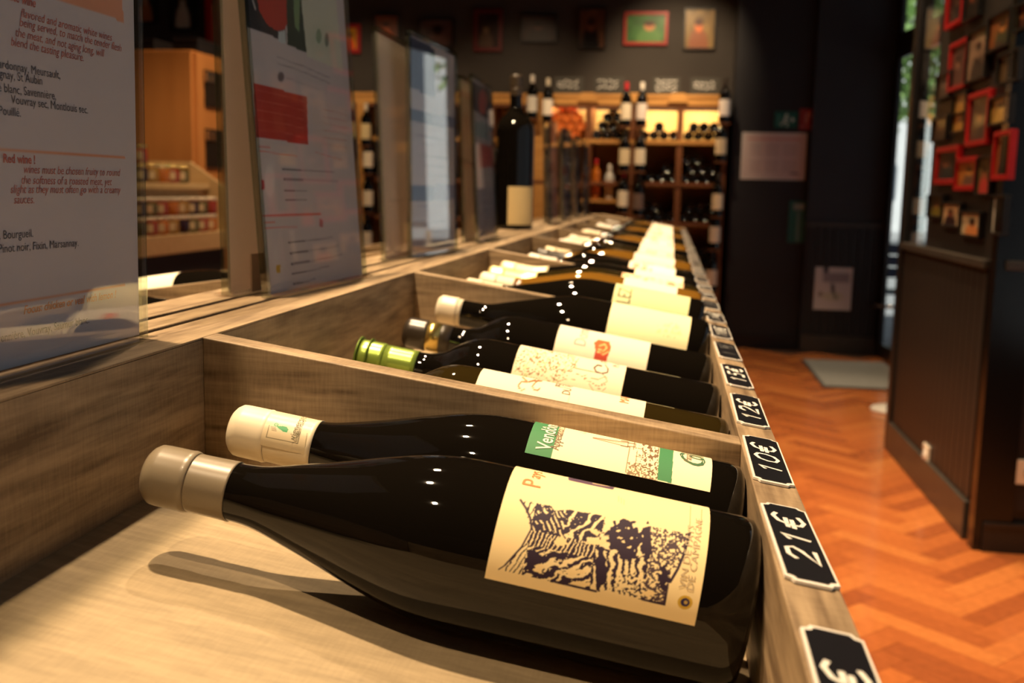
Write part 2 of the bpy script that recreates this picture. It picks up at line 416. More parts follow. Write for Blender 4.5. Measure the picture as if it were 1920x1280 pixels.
MB().box(XP + .02, XF, 3.535, 3.57, .93, .96).build('dado_rail', RAIL_TRIM, front, .004)
MB().box(XP + .02, XF, 3.54, 3.57, 0, .085).box(XP + .02, XF, 3.535, 3.57, .085, .10).build('skirting', TRIM, front)

# street front: glazed door and side light, turned six degrees from the aisle; shop windows nearer
fac = MB()
fac.box(XF, XF + .006, 7.96, 8.03, 0, 3.05)
fac.box(XF, XF + .12, -3.5, 3.57, 2.75, 3.05).box(XF, XF + .12, -3.5, -2.4, 0, 2.75).box(XF, XF + .12, 3.35, 3.57, 0, 2.75).box(XF, XF + .12, -2.4, 3.35, 0, .45)
fac.box(1.90, 2.02, 3.57, 4.70, 0, 3.05)
fac.build('wall_street', BLACK_WALL, kind='structure')
w1 = empty('window_1'); w1['kind'] = 'structure'; w1.location = (XF, 0, 0)
fr = MB()
for yy in (-2.4, -.5, 1.4, 3.29): fr.box(.02, .09, yy, yy + .06, .45, 2.75)
fr.box(.02, .09, -2.4, 3.35, .45, .52).box(.02, .09, -2.4, 3.35, 2.68, 2.75).box(.02, .09, -2.4, 3.35, 2.05, 2.11)
fr.build('window_frame', TRIM, w1)
for a in (-2.34, -.44, 1.46): MB().box(.05, .056, a, a + 1.83, .52, 2.68).build('pane', PANE, w1)
def turned(name):
    o = empty(name, (XF, 7.95, 0)); o.rotation_euler = (0, 0, math.radians(-84)); o['kind'] = 'structure'; return o   # local x runs along the glass towards the shop
dr = turned('door_1')
MB().box(-.02, .07, -.012, .014, 0, 3.05).box(.49, .56, -.012, .014, 0, 3.05).box(.07, .49, -.012, .014, 0, .10).box(.07, .49, -.012, .014, 2.115, 2.29).box(.07, .49, -.012, .014, 2.90, 3.05).build('door_frame', TRIM, dr)
MB().box(.07, .49, -.002, .002, .10, 2.115).build('pane', PANE, dr); MB().box(.07, .49, -.002, .002, 2.29, 2.90).build('pane', PANE, dr)
MB().tube([(.40, -.012, .405), (.40, -.06, .405), (.385, -.072, .405), (.02, -.072, .372), (.005, -.06, .37), (.005, -.012, .37)], .013, 10).build('door_handle', STEEL, dr, label='chrome bar handle')
w2 = turned('window_2')
MB().box(.56, .63, -.012, .014, 0, 3.05).box(1.60, 1.67, -.012, .014, 0, 3.05).box(3.2, 3.3, -.012, .014, 0, 3.05).box(.63, 3.2, -.012, .014, 0, .50).box(.63, 3.2, -.012, .014, 2.115, 2.29).box(.63, 3.2, -.012, .014, 2.90, 3.05).build('window_frame', TRIM, w2)
for a, b in ((.63, 1.60), (1.67, 3.2)):
    MB().box(a, b, -.002, .002, .5, 2.115).build('pane', PANE, w2); MB().box(a, b, -.002, .002, 2.29, 2.90).build('pane', PANE, w2)

# the street outside
MB().box(XF + .30, 24, -12, 60, -.3, -.12).build('pavement', mottled('pale_paving', (.34, .35, .36), (.42, .43, .44), 2, .8), kind='structure')
LEAF = mottled('leaf_green', (.10, .22, .05), (.30, .45, .14), 3, .6)
BARK = mat('bark', (.07, .05, .035), .9)
def street_tree(x, y, h, r, label):
    t = empty('street_tree', (x, y, -.12), label, 'tree', 'trees along the street')
    MB().lathe([(0, 0), (.16, 0), (.12, .6), (.10, h), (0, h + .02)], 10).build('trunk', BARK, t)
    cr = MB(); rng = random.Random(int(x * 10 + y * 100))
    for k in range(1500):
        a = rng.uniform(0, 6.28); u = rng.uniform(-1, 1); rr = r * rng.uniform(.5, 1); q = math.sqrt(1 - u * u)
        c = np.array([math.cos(a) * q * rr, math.sin(a) * q * rr, h + r * .55 + u * rr * .8]); s = rng.uniform(.08, .18)
        d1 = np.array([rng.gauss(0, 1) for _ in range(3)]); d1 = _norm(d1) * s; d2 = _norm(np.cross(d1, [rng.gauss(0, 1) for _ in range(3)])) * s * .6
        cr.add([c - d1, c + d2, c + d1, c - d2], [(0, 1, 2, 3)])
    o = cr.build('crown', LEAF, t); o['kind'] = 'stuff'
street_tree(4.6, 21.5, 3.0, 2.1, 'leafy street tree seen through the glass beside the photo wall')
street_tree(4.1, 26.5, 3.2, 2.2, 'leafy street tree seen through the glazed street door')
ho = empty('street_house', (9.5, 42, -.12), 'pale town house across the street seen through the door glass', 'building')
MB().box(-5, 5, 0, 6, 0, 9).build('facade', mottled('pale_render', (.62, .64, .66), (.70, .72, .74), 1, .85), ho)
for i in range(4):
    for j in range(3): MB().box(-4.4 + i * 2.5, -3.6 + i * 2.5, -.06, 0, 1.2 + j * 2.9, 2.5 + j * 2.9).build('window', mat('house_window', (.10, .13, .17), .1), ho)
bn = empty('street_bench', (2.62, 9.7, -.12), 'navy blue slatted bench on the pavement outside the door', 'bench')
NAVY = mat('navy_enamel', (.030, .042, .085), .4)
sl_b = MB().box(-.72, .72, -.012, .012, -.045, .045).mesh('back_slat', NAVY); sl_s = MB().box(-.72, .72, -.045, .045, -.012, .012).mesh('seat_slat', NAVY)
for q in range(3): o = link('back_slat', sl_b, bn); o.location = (0, .24 + q * .018, .60 + q * .105)
for q in range(4): o = link('seat_slat', sl_s, bn); o.location = (0, -.18 + q * .105, .45)
for x in (-.5, .5):
    MB().tube([(x, -.20, 0), (x, -.20, .43), (x, .20, .43), (x, .32, .90)], .018, 8).build('leg_frame', mat('black_iron', (.01, .01, .01), .5), bn)
    MB().tube([(x, .20, .43), (x, .26, 0)], .018, 8).build('leg_frame', mat('black_iron', (.01, .01, .01), .5), bn)

# ================================================================== DISPLAY COUNTER
TH = math.radians(9.0); cT, sT = math.cos(TH), math.sin(TH)
A_ = np.array([-cT, 0, sT]); EN = np.array([sT, 0, cT]); EY = np.array([0, 1.0, 0])
XL, ZL = -.290, H - .0965                  # front edge of the ledge
XRi, ZR = .048, H - .147                   # inner top edge of the price rail
FLP = np.array([.049, 0, H - .2334])       # a point of the tray floor
YS, YE = -.42, 4.62
XM = -.350                                 # middle of the two-sided counter
def zfloor(x, up=0): return FLP[2] - (x - FLP[0]) * math.tan(TH) + up
DIV = [.086, .626, 1.190, 1.700, 2.250, 2.790, 3.320, 3.860, 4.390]
DT = .021
RAISE = [0, 0, .002, .012, .014, .014, .014, .014, .014]
ct = empty('display_counter', (XM, 0, 0), 'long oak display counter with a tilted divided tray of bottles', 'counter')
LX = -XM
def cpart(mb, name, m, bevel=0):
    mb.v = [(x + LX, y, z) for x, y, z in mb.v]; return mb.build(name, m, ct, bevel)
def side(sgn):
    """one half of the counter: sgn=+1 towards the aisle, -1 the far side (mirrored about XM)"""
    X = (lambda x: x) if sgn > 0 else (lambda x: 2 * XM - x)
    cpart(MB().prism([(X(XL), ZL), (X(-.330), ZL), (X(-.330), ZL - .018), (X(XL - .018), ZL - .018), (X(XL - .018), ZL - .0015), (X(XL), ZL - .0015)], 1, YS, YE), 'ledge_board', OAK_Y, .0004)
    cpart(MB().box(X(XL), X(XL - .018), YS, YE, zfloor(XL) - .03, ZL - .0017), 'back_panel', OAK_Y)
    # tray floor, one panel per compartment
    edges = [YS] + [d + DT / 2 for d in DIV] + [YE]
    for i in range(len(edges) - 1):
        up = RAISE[min(i, 8)]; a, b = edges[i], edges[i + 1]
        pl = [(X(XL), zfloor(XL, up)), (X(XRi), zfloor(XRi, up)), (X(XRi), zfloor(XRi, up) - .014), (X(XL), zfloor(XL, up) - .014)]
        cpart(MB().prism([(p[0], p[1]) for p in pl], 1, a, b), 'tray_floor', OAK_FLOOR_LIT)
    for d in DIV:
        pl = [(X(XL), ZL), (X(XRi), ZR), (X(XRi), zfloor(XRi) - .01), (X(XL), zfloor(XL) - .01)]
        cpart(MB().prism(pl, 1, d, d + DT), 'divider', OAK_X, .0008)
    pl = [(X(XRi), ZR), (X(XRi + .0235), ZR - .0036), (X(XRi + .0235), ZR - .13), (X(XRi), ZR - .13)]
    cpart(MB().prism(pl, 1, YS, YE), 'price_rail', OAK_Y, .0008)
    cpart(MB().box(X(XRi + .012), X(XRi - .006), YS, YE, .10, ZR - .12), 'front_panel', OAK_Z)
    cpart(MB().box(X(XRi - .05), X(XRi - .03), YS, YE, 0, .10), 'plinth', SKIRT)
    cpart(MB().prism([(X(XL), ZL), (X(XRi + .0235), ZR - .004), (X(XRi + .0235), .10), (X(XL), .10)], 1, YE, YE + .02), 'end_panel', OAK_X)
side(+1); side(-1)
cpart(MB().box(-.362, -.338, YS, YE, ZL - .018, ZL), 'ledge_board', OAK_Y, .0008)
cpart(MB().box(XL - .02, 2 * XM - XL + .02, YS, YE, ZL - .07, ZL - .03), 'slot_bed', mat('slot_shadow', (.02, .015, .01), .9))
# the wide top board that closes the far end of the counter
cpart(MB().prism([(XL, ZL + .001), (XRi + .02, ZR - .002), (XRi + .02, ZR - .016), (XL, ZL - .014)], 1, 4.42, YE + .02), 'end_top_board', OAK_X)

# ------------------------------------------------------------------ bottles
def smooth_prof(ctrl, n=6):
    out = []
    for i in range(len(ctrl) - 1):
        p0 = np.array(ctrl[max(i - 1, 0)]); p1 = np.array(ctrl[i]); p2 = np.array(ctrl[i + 1]); p3 = np.array(ctrl[min(i + 2, len(ctrl) - 1)])
        for k in range(n):
            t = k / n; q = .5 * ((2 * p1) + (-p0 + p2) * t + (2 * p0 - 5 * p1 + 4 * p2 - p3) * t * t + (-p0 + 3 * p1 - 3 * p2 + p3) * t ** 3)
            out.append((max(q[0], 0), q[1]))
    out.append(tuple(ctrl[-1])); return out
def profile(kind, r, L, rn=.0143, fine=True):
    k = L / .300; n = 5 if fine else 2
    base = [(0, .020 * k), (.5 * r, .013 * k), (.8 * r, .002), (.90 * r, 0), (.975 * r, .0028), (r, .009)]
    if kind == 'burgundy':
        mid = [(r, .128 * k), (r * .985, .145 * k), (r * .92, .163 * k), (r * .79, .183 * k), (r * .64, .203 * k), (r * .50, .223 * k), (rn * 1.10, .243 * k), (rn * 1.02, .260 * k), (rn, .284 * k)]
    else:
        mid = [(r, .185 * k), (r * .98, .196 * k), (r * .90, .206 * k), (r * .72, .217 * k), (r * .53, .226 * k), (rn * 1.12, .236 * k), (rn * 1.02, .246 * k), (rn, .284 * k)]
    top = [(rn * 1.04, .2845 * k), (rn * 1.04, L - .006), (rn * .9, L - .002), (0, L - .0005)]
    return base + [(r, .02)] + smooth_prof(mid, n) + top
def capsule_prof(kind, r, L, s0, rn, wax=False):
    k = L / .3; body = [q for q in profile(kind, r, L, rn) if q[1] >= s0 and q[1] < .283 * k]
    def rat(z):
        P = profile(kind, r, L, rn); P = [q for q in P if q[1] > .02]
        return float(np.interp(z, [q[1] for q in P], [q[0] for q in P]))
    e = .0006
    out = [(rat(s0), s0), (rat(s0) + e, s0)] + [(q[0] + e, q[1]) for q in body if q[1] > s0 + .001]
    lip = max(s0 + .0005, .276 * k)
    out += [(rn + e, lip), (rn * 1.04 + e, lip + .0012 * k), (rn * 1.075 + e, lip + .003 * k), (rn * 1.055 + e, lip + .0045 * k), (rn * 1.05 + e, L - .0065), (rn * 1.03 + e, L - .0035), (rn * .96, L - .0012), (rn * .82, L + .0004), (rn * .5, L + .0008), (0, L + .0009)]
    return out
def lying(Y, r, xb=.0415, up=0.0, mirror=False):
    k = ((FLP[0] + EN[0] * r) - xb) / cT
    B = FLP + A_ * k + EN * r + np.array([0, Y, up])
    m = Matrix.Identity(4); yl = np.cross(A_, EN)
    for i in range(3): m[i][0] = EN[i]; m[i][1] = yl[i]; m[i][2] = A_[i]; m[i][3] = B[i]
    if mirror:
        q = Matrix.Translation((2 * XM, 2 * Y, 0)) @ Matrix.Rotation(math.pi, 4, 'Z'); m = q @ m
    return m
def arr(m): return np.array([[m[i][j] for j in range(4)] for i in range(4)])
class Bottle:
    def __init__(s, name, mw, kind, r, L, glass, label, cat='wine bottle', group='wine bottles in the display tray', rn=.0143, seg=56, fine=True):
        s.m = mw; s.r = r; s.L = L; s.kind = kind; s.rn = rn; s.seg = seg; s.fine = fine
        s.root = empty(name, mw=mw, label=label, cat=cat, group=group); A = arr(mw); s.A = A
        s.B = A[:3, 3]; s.ax = A[:3, 2]; s.ex = A[:3, 0]; s.ey = A[:3, 1]
        s.glass = MB().lathe(profile(kind, r, L, rn, fine), seg).build('glass_body', glass, s.root)
    def capsule(s, s0, m, ring=None, name='capsule'):
        c = MB().lathe(capsule_prof(s.kind, s.r, s.L, s0, s.rn), s.seg).build(name, m, s.root)
        if ring: MB().lathe([(s.rn * 1.005, ring), (s.rn + .0009, ring), (s.rn + .0009, ring + .0012), (s.rn * 1.005, ring + .0012)], s.seg).build('capsule_ring', mat('dark_ring', (.01, .01, .008), .5), c)
        return c
    def s_at(s, u, v):                        # distance along the axis seen at a pixel
        d = ray(u, v); P = np.array([0, 0, H]); yb = s.B[1]; q = UP(d * yb / d[1]); return float((q - s.B) @ s.ax)
    def hit(s, u, v, r=None):
        r = r or s.r; d = ray(u, v); w = np.array([0, 0, H]) - s.B; a = s.ax
        dp = d - a * (d @ a); wp = w - a * (w @ a); A = dp @ dp; B = 2 * dp @ wp; C = wp @ wp - r * r
        t = (-B - math.sqrt(max(B * B - 4 * A * C, 0))) / (2 * A); q = np.array([0, 0, H]) + d * t - s.B
        return float(q @ a), math.atan2(q @ s.ey, q @ s.ex)
    def local(s, S, PSI, r): return np.stack([r * np.cos(PSI), r * np.sin(PSI), S], -1)
    def label(s, s0, s1, p0, p1, ns, npsi, bg=(250, 238, 205), draw=None, pmax=None, r=None, name='label', m=None, parent=None):
        """paper wrapped from angle p0 to p1 (degrees) between heights s0 and s1"""
        r = (r or s.r) + .00025
        S, PSI = np.meshgrid(np.linspace(s1, s0, ns), np.radians(np.linspace(p0, p1, npsi)), indexing='ij')
        L = s.local(S, PSI, r); Wp = L @ s.A[:3, :3].T + s.B; u, v = proj(Wp)
        p = Paint(u, v, bg, 1.2); p.S = S; p.PSI = PSI
        if pmax is not None: p.mask = (np.degrees(PSI) < pmax).astype(float)
        if draw: draw(p)
        return sheet(L, p, name, m or LABEL, parent or s.root)
    def text(s, parent, txt, px0, px1, m, pxtop=None, size=None, r=None, shear=0, bold=0, narrow=1.0, name='lettering'):
        """letters running round the glass; px0 is the start of the baseline, px1 (or size) sets the height"""
        r = (r or s.r); s0, a0 = s.hit(*px0, r=r)
        if pxtop is not None: st, _ = s.hit(*pxtop, r=r); size = abs(st - s0) / .70
        v, f = text2d(txt, size, shear, bold)
        if px1 is not None:
            _, a1 = s.hit(*px1, r=r); narrow = (a1 - a0) * r / max(v[:, 0].max(), 1e-6)
        S = s0 + v[:, 1]; P = a0 + v[:, 0] * narrow / r; q = s.local(S, P, r + .0005)
        return MB().add(q.tolist(), f).build(name, m, parent)

GRP = 'wine bottles in the display tray'
# --- 1: nearest bottle, woodcut label
b1 = Bottle('wine_bottle', lying(.481, .0413), 'burgundy', .0413, .2965, GLASS_DARK, 'nearest dark wine bottle with beige capsule and a purple woodcut landscape label', rn=.0140, seg=96)
b1.capsule(b1.s_at(440, 925), mottled('taupe_capsule', (.21, .17, .115), (.24, .195, .13), 40, .34, coat=.25))
def woodcut(p):
    X, Y = p.X, p.Y; ink = (52, 38, 56)
    poly = [(975, 935), (982, 940), (990, 939), (1034, 948), (1039, 957), (1070, 955), (1091, 960), (1112, 962), (1142, 970), (1148, 982), (1158, 980), (1171, 976), (1192, 982), (1199, 999), (1206, 990), (1217, 986), (1251, 992), (1293, 1000), (1284, 1035), (1271, 1064), (1258, 1087), (1250, 1112), (1246, 1133), (1225, 1131), (1204, 1124), (1158, 1112), (1140, 1105), (1117, 1110), (1070, 1100), (1039, 1092), (988, 1079), (934, 1067), (946, 1058), (977, 1025), (995, 994), (988, 965)]
    ins = p.inside(poly).astype(float)
    n1 = vnoise(X / 22, Y / 20, 1) - .5; n2 = vnoise(X / 7, Y / 6, 2) - .5; n3 = vnoise(X / 3.2, Y / 3.2, 5) - .5
    def band(nx, ny, per, warp, thr): return (np.sin(2 * math.pi * ((X * nx + Y * ny) / per + warp * n1 + .35 * n2)) > thr).astype(float)
    q = (X - 1000) * .979 + (Y - 960) * .203; h = -(X - 1000) * .203 + (Y - 960) * .979        # along and down the print
    left = band(.80, .60, 9, 1.0, .62)
    drips = 1 - band(.86, -.50, 9, 1.2, .42) * (n2 > -.02)
    slash = band(.78, .62, 19, 1.3, -.52); hatch = band(.90, .44, 7.5, .8, -.45)
    low = band(.42, .90, 17, 1.5, -.3); trunk = band(.99, .05, 14, .55, .15); fine = (n3 + .35 * n2 > -.06).astype(float)
    k = np.where(q < 62, drips, slash); k = np.where((h > 34) & (q < 130), hatch, k); k = np.where((h > 62) & (q > 2) & (q < 128), low, k)
    k = np.where(q < 2, left, k); k = np.where(q > 215, fine * .85, k); k = np.where((q > 128) & (h > 44) & (q < 232), trunk, k)
    k = np.where((q > 134) & (q < 196) & (h < 40), 0, k); k = np.where((q > 180) & (h > 80) & (q < 232), (n3 > .1), k)
    k = np.where(n3 > .40, 1 - k, k)
    p.put(ins * k, ink)
    def blob(cx, cy, rx, ry, col, rag=.35, f=5):
        d = np.hypot((X - cx) / rx, (Y - cy) / ry) + rag * (vnoise(X / f, Y / f, 9) - .5) * 2; p.put((d < 1).astype(float), col)
    paper = (244, 216, 158)
    blob(1052, 1015, 12, 9, paper); blob(1116, 997, 9, 6, paper, .4); blob(1120, 1016, 22, 5, paper, .3)
    blob(1171, 1010, 31, 34, ink, .30, 6); blob(1178, 1040, 16, 10, ink, .3); blob(1148, 1000, 12, 9, ink, .5, 4)
    for cx, cy in ((1160, 995), (1178, 990), (1186, 1008), (1168, 1016), (1180, 1026), (1162, 1008)): blob(cx, cy, 3.4, 2.0, paper, .9, 3)
    blob(1213, 1018, 9, 34, ink, .3, 5); blob(1127, 1065, 11, 36, ink, .25, 7); blob(1004, 1052, 15, 24, ink, .4, 6); blob(1010, 1066, 10, 9, paper, .4, 4)
    blob(1245, 1080, 9, 22, ink, .5, 5); blob(1215, 1112, 14, 6, paper, .4, 4); blob(1075, 1072, 26, 5, paper, .5, 6); blob(1085, 1094, 24, 4, paper, .4, 6)
    for pts, w in (([(976, 937), (986, 952), (994, 970), (997, 990)], 4), ([(997, 990), (978, 1025), (947, 1059)], 3), ([(946, 1060), (935, 1067)], 2), ([(1293, 1000), (1283, 1037), (1271, 1066), (1257, 1090)], 5), ([(1246, 1132), (1252, 1095)], 4), ([(1204, 1123), (1246, 1133)], 4), ([(1040, 1090), (1117, 1108)], 4)): p.line(pts, w, ink)
    p.line([(1069, 897), (1105, 905), (1148, 914)], 7, (88, 66, 92)); p.line([(1112, 906), (1142, 911)], 2.2, (190, 165, 130))
    # small side prints
    p.line([(1295, 948), (1293, 1000)], 1.6, (170, 148, 108)); p.line([(1316, 955), (1314, 992)], 1.6, (170, 148, 108))
    for q in range(3): p.line([(1160 + q * 5, 930 + q * 3), (1160 + q * 5, 940 + q * 3)], 1.2, (205, 178, 125))
    p.ell(1284.5, 1129, 14, 13, (206, 168, 60)); p.ell(1284.5, 1129, 8.5, 8, (46, 38, 78)); p.ell(1285.5, 1129, 3.6, 3.4, (190, 160, 90))
s_b = b1.hit(1303, 1169)[0]; s_t = b1.hit(908, 1087)[0]
lb = b1.label(s_b, s_t, -87, 62, 300, 330, (246, 222, 168), woodcut, pmax=15)
b1.text(lb, 'P', (1012, 918), None, ORANGE_INK, pxtop=(976, 912)); b1.text(lb, 'ays', (1012, 900), None, ORANGE_INK, size=.009)
b1.text(lb, 'VIN DE PAYS', (1285, 1104), None, mat('faded_ink', (.52, .42, .26), .6), size=.0044, narrow=1.25)
b1.text(lb, 'DE CAMPAGNE', (1299, 1109), None, mat('faded_ink', (.52, .42, .26), .6), size=.0044, narrow=1.25)

# --- 2: green and cream label
b2 = Bottle('wine_bottle', lying(.584, .0408), 'burgundy', .0408, .2965, GLASS_DARK, 'dark wine bottle with cream capsule and a green banded label against the first divider', group=GRP, rn=.0143, seg=96)
cap = b2.capsule(b2.s_at(596, 838), mottled('cream_capsule', (.74, .64, .46), (.78, .68, .50), 30, .38))
def cap_logo(p):
    g = (28, 150, 88); k = (92, 84, 62)
    p.line([(505, 797), (499, 819), (558, 831), (564, 808)], 1.0, k)
    p.ell(518, 796, 4.2, 3.4, g); p.ell(518, 796, 2.2, 1.8, (235, 225, 190)); p.ell(518, 796, 1.2, 1, g)
    p.poly([(519, 799), (526, 798), (538, 800), (541, 805), (538, 811), (531, 809), (522, 803)], g)
    for q in range(4): p.line([(508 + q * .6, 799 + q * 2.4), (517 + q * .4, 801 + q * 2.2)], .7, k)
    p.line([(576, 812), (573, 830), (572, 858)], .9, k); p.line([(582, 812), (579, 832), (578, 864)], .9, k)
    p.line([(596, 802), (577, 799)], .0, k)
lg = b2.label(b2.s_at(592, 835), b2.s_at(492, 800), -95, 20, 110, 110, (226, 208, 172), cap_logo, pmax=14, r=.0153, name='capsule_print', m=print_mat('capsule_ink', .38), parent=cap)
b2.text(cap, 'vignerons', (553, 825), None, mat('moss_ink', (.16, .15, .08), .6), size=.0052, r=.0156, narrow=1.0, name='capsule_lettering')
b2.text(cap, 'indépendants', (557, 827), None, mat('moss_ink', (.16, .15, .08), .6), size=.0030, r=.0156, narrow=1.0, name='capsule_lettering')
def vendome(p):
    green = (70, 132, 88); k = (96, 66, 44)
    p.poly([(980, 853), (1031, 866), (1052, 790), (1060, 770), (1000, 760), (960, 840)], green)
    p.poly([(1232, 899), (1259, 906), (1264, 834), (1266, 815), (1236, 812), (1238, 828)], green)
    p.line([(1112, 820), (1165, 828), (1180, 830)], 1.0, k); p.line([(1112, 821), (1167, 835), (1180, 838)], 1.0, k); p.line([(1112, 820), (1172, 832)], .6, (190, 110, 90))
    p.line([(1165, 826), (1178, 828), (1177, 838), (1164, 835)], 1.2, k); p.line([(1178, 830), (1192, 832), (1191, 838), (1177, 836)], 1.2, k); p.line([(1190, 829), (1188, 842)], 1.3, k)
    p.line([(1181, 838), (1173, 884)], 1.3, k); p.line([(1173, 884), (1178, 890), (1230, 900)], 1.0, k)
    p.line([(1195, 845), (1190, 880)], 1.0, k); p.line([(1192, 855), (1204, 857)], .9, k); p.line([(1192, 868), (1203, 870), (1200, 882), (1190, 872)], .9, k); p.line([(1196, 840), (1206, 842), (1206, 853)], .9, k)
    X, Y = p.X, p.Y; nn = vnoise(X / 2.3, Y / 2.3, 3) + .4 * vnoise(X / 5, Y / 5, 4)
    w = np.clip((X - 1188) / 30, 0, 1) * (X < 1237 - (Y - 828) * .07) * (Y > 812); w = w * (Y < 868 + (X - 1190) * .9)
    p.put((nn > 1.02 - .30 * w) * (w > 0.05) * .85, k)
    w2 = (Y > 868 + (X - 1190) * .28) * (X > 1176) * (X < 1233); p.put((nn > .70) * w2 * .8, (120, 94, 66))
    p.put((vnoise(X / 2, Y / 2, 8) > .55) * ((X - 1096) ** 2 / 90 + (Y - 806) ** 2 / 50 < 1) * .35, (190, 140, 110))
s_b = b2.hit(1332, 915)[0]; s_t = b2.hit(983, 851)[0]
lb = b2.label(s_b, s_t, -42, 95, 330, 240, (250, 230, 190), vendome, pmax=13)
PALE = mat('pale_ink', (.80, .76, .62), .6); SEPIA = mat('brown_ink', (.20, .13, .075), .6); GREENI = mat('green_ink', (.045, .13, .06), .6)
b2.text(lb, 'Vendôme', (1031, 847), (1047, 783), PALE, pxtop=(1003, 843), bold=.012)
b2.text(lb, 'Coteaux du', (1017, 790), None, PALE, size=.009, shear=.2)
b2.text(lb, "Appellation d'Origine", (1047, 845), None, SEPIA, size=.0072, narrow=.72)
b2.text(lb, 'C', (1321, 883), None, GREENI, size=.0205, shear=.25, narrow=1.1); b2.text(lb, 'olin', (1320, 866), None, GREENI, size=.0185, shear=.25, narrow=.62)
b2.text(lb, 'Patrice', (1296, 868), None, SEPIA, size=.006, narrow=.8)

# --- 3: the cream label with the brown N
b3 = Bottle('wine_bottle', lying(.735, .0372, up=.002), 'bordeaux', .0372, .300, GLASS_OLIVE, 'pale gold wine bottle with long cream label half hidden behind the first divider', group=GRP)
b3.capsule(.245, mottled('ivory_capsule', (.70, .62, .46), (.74, .66, .50), 30, .4))
def n_art(p):
    br = (140, 96, 56)
    p.line([(1012, 728), (1008, 732), (1002, 731), (998, 724), (1003, 718), (1010, 712)], 2.4, br)
    p.line([(980, 707), (990, 716), (1004, 712)], 2.6, br); p.line([(973, 727), (972, 722), (978, 715), (990, 716), (1000, 714), (1016, 714)], 2.6, br); p.line([(973, 727), (978, 731), (983, 730)], 2.4, br)
    p.line([(1070, 725), (1067, 745), (1064, 758)], 1.2, (226, 196, 160)); p.line([(1070, 722), (1160, 738)], .8, (230, 205, 165))
s0 = b3.s_at(1207, 776); s1 = b3.s_at(903, 706)
lb = b3.label(s0, s1, -80, 80, 160, 60, (238, 224, 192), n_art, pmax=14)
b3.text(lb, 'PERLE', (1055, 728), None, SEPIA, size=.0085, narrow=.85); b3.text(lb, 'DU VENT', (1068, 742), None, SEPIA, size=.0085, narrow=.85)
b3.text(lb, 'MARAIS', (1178, 758), None, ORANGE_INK, size=.0095, narrow=.85)
# --- 4: green capsule, tree drawing
b4 = Bottle('wine_bottle', lying(.868, .0372, up=.002), 'bordeaux', .0372, .306, GLASS_DARK, 'dark wine bottle with shiny green capsule and a drawn tree on its cream label', group=GRP)
gm = mat('green_foil', (.30, .42, .075), .28, .55); cp = b4.capsule(b4.s_at(783, 686), gm)
for q in (b4.s_at(695, 660), b4.s_at(676, 655)):
    MB().lathe([(b4.rn, q - .0007), (b4.rn * 1.17 + .0010, q - .0007), (b4.rn * 1.17 + .0010, q + .0007), (b4.rn, q + .0007)], 40).build('crease', mat('green_foil_dark', (.13, .20, .03), .35, .5), cp)
def tree_art(p):
    X, Y = p.X, p.Y; k = (120, 84, 52)
    d = np.hypot((X - 1020) / 58, (Y - 682) / 34); nn = vnoise(X / 2.4, Y / 2.0, 4)
    p.put((nn > .66) * (d < 1.0) * .9, (136, 104, 66)); p.put((vnoise(X / 3, Y / 3, 7) > .74) * (d < 1.1) * .9, (196, 200, 150))
    p.ell(985, 688, 6, 3, (205, 215, 160), .7); p.ell(986, 702, 5, 3, (190, 195, 140), .7)
    for pts in ([(1078, 688), (1062, 696), (1045, 690), (1030, 694)], [(1078, 712), (1060, 710), (1045, 716)], [(1078, 690), (1100, 694), (1115, 698), (1128, 700), (1138, 708)], [(1075, 710), (1095, 714), (1108, 716), (1120, 724), (1137, 720)], [(1108, 708), (1122, 711), (1134, 706), (1139, 715), (1128, 720)], [(1105, 720), (1112, 732)], [(1118, 726), (1130, 732), (1136, 727)], [(1080, 700), (1092, 705), (1100, 703)], [(1080, 676), (1078, 688)], [(1085, 672), (1080, 680)]): p.line(pts, 1.0, k)
    p.ell(1097, 709, 3, 2, (150, 100, 70), .8)
    p.line([(1128, 686), (1121, 684), (1114, 689), (1118, 697), (1128, 700), (1139, 698), (1140, 691)], 2.6, (56, 34, 28)); p.line([(1140, 691), (1135, 684)], 1.6, (90, 62, 52))
s0 = b4.s_at(1165, 738); s1 = b4.s_at(968, 694)
lb = b4.label(s0, s1, -80, 80, 150, 90, (238, 222, 190), tree_art, pmax=13)
b4.text(lb, 'rus', (1138, 683), None, SEPIA, size=.013, shear=.3); b4.text(lb, 'Maury', (1160, 690), None, mat('grey_ink', (.45, .40, .34), .6), size=.008)
# --- 5: black capsule, orange emblem
b5 = Bottle('wine_bottle', lying(1.035, .0372, up=.002), 'bordeaux', .0372, .306, GLASS_DARK, 'dark wine bottle with black capsule and an orange emblem on its white label', group=GRP)
cp = b5.capsule(b5.s_at(848, 634), mat('black_brown_capsule', (.035, .026, .018), .3))
MB().lathe([(b5.rn + .0004, b5.s_at(828, 632)), (b5.rn + .0009, b5.s_at(828, 632)), (b5.rn + .0009, b5.s_at(797, 626)), (b5.rn + .0004, b5.s_at(797, 626))], 40).build('gold_band', mat('gold_foil', (.62, .45, .14), .22, .9), cp)
def emblem(p):
    p.poly([(1113, 673), (1116, 655), (1143, 657), (1137, 677)], (186, 66, 40))
    p.poly([(1114, 642), (1123, 636), (1143, 641), (1146, 652), (1142, 662), (1128, 664), (1116, 657)], (222, 92, 34))
    p.line([(1124, 648), (1134, 645), (1138, 652), (1131, 658), (1122, 654)], 2.2, (250, 205, 130)); p.line([(1120, 659), (1132, 664), (1141, 659)], 2.0, (250, 210, 140))
s0 = b5.s_at(1212, 684); s1 = b5.s_at(1044, 648)
lb = b5.label(s0, s1, -80, 80, 130, 70, (240, 228, 202), emblem, pmax=10)
b5.text(lb, 'Domaine', (1097, 651), None, mat('grey_ink', (.45, .40, .34), .6), size=.017, narrow=.8)
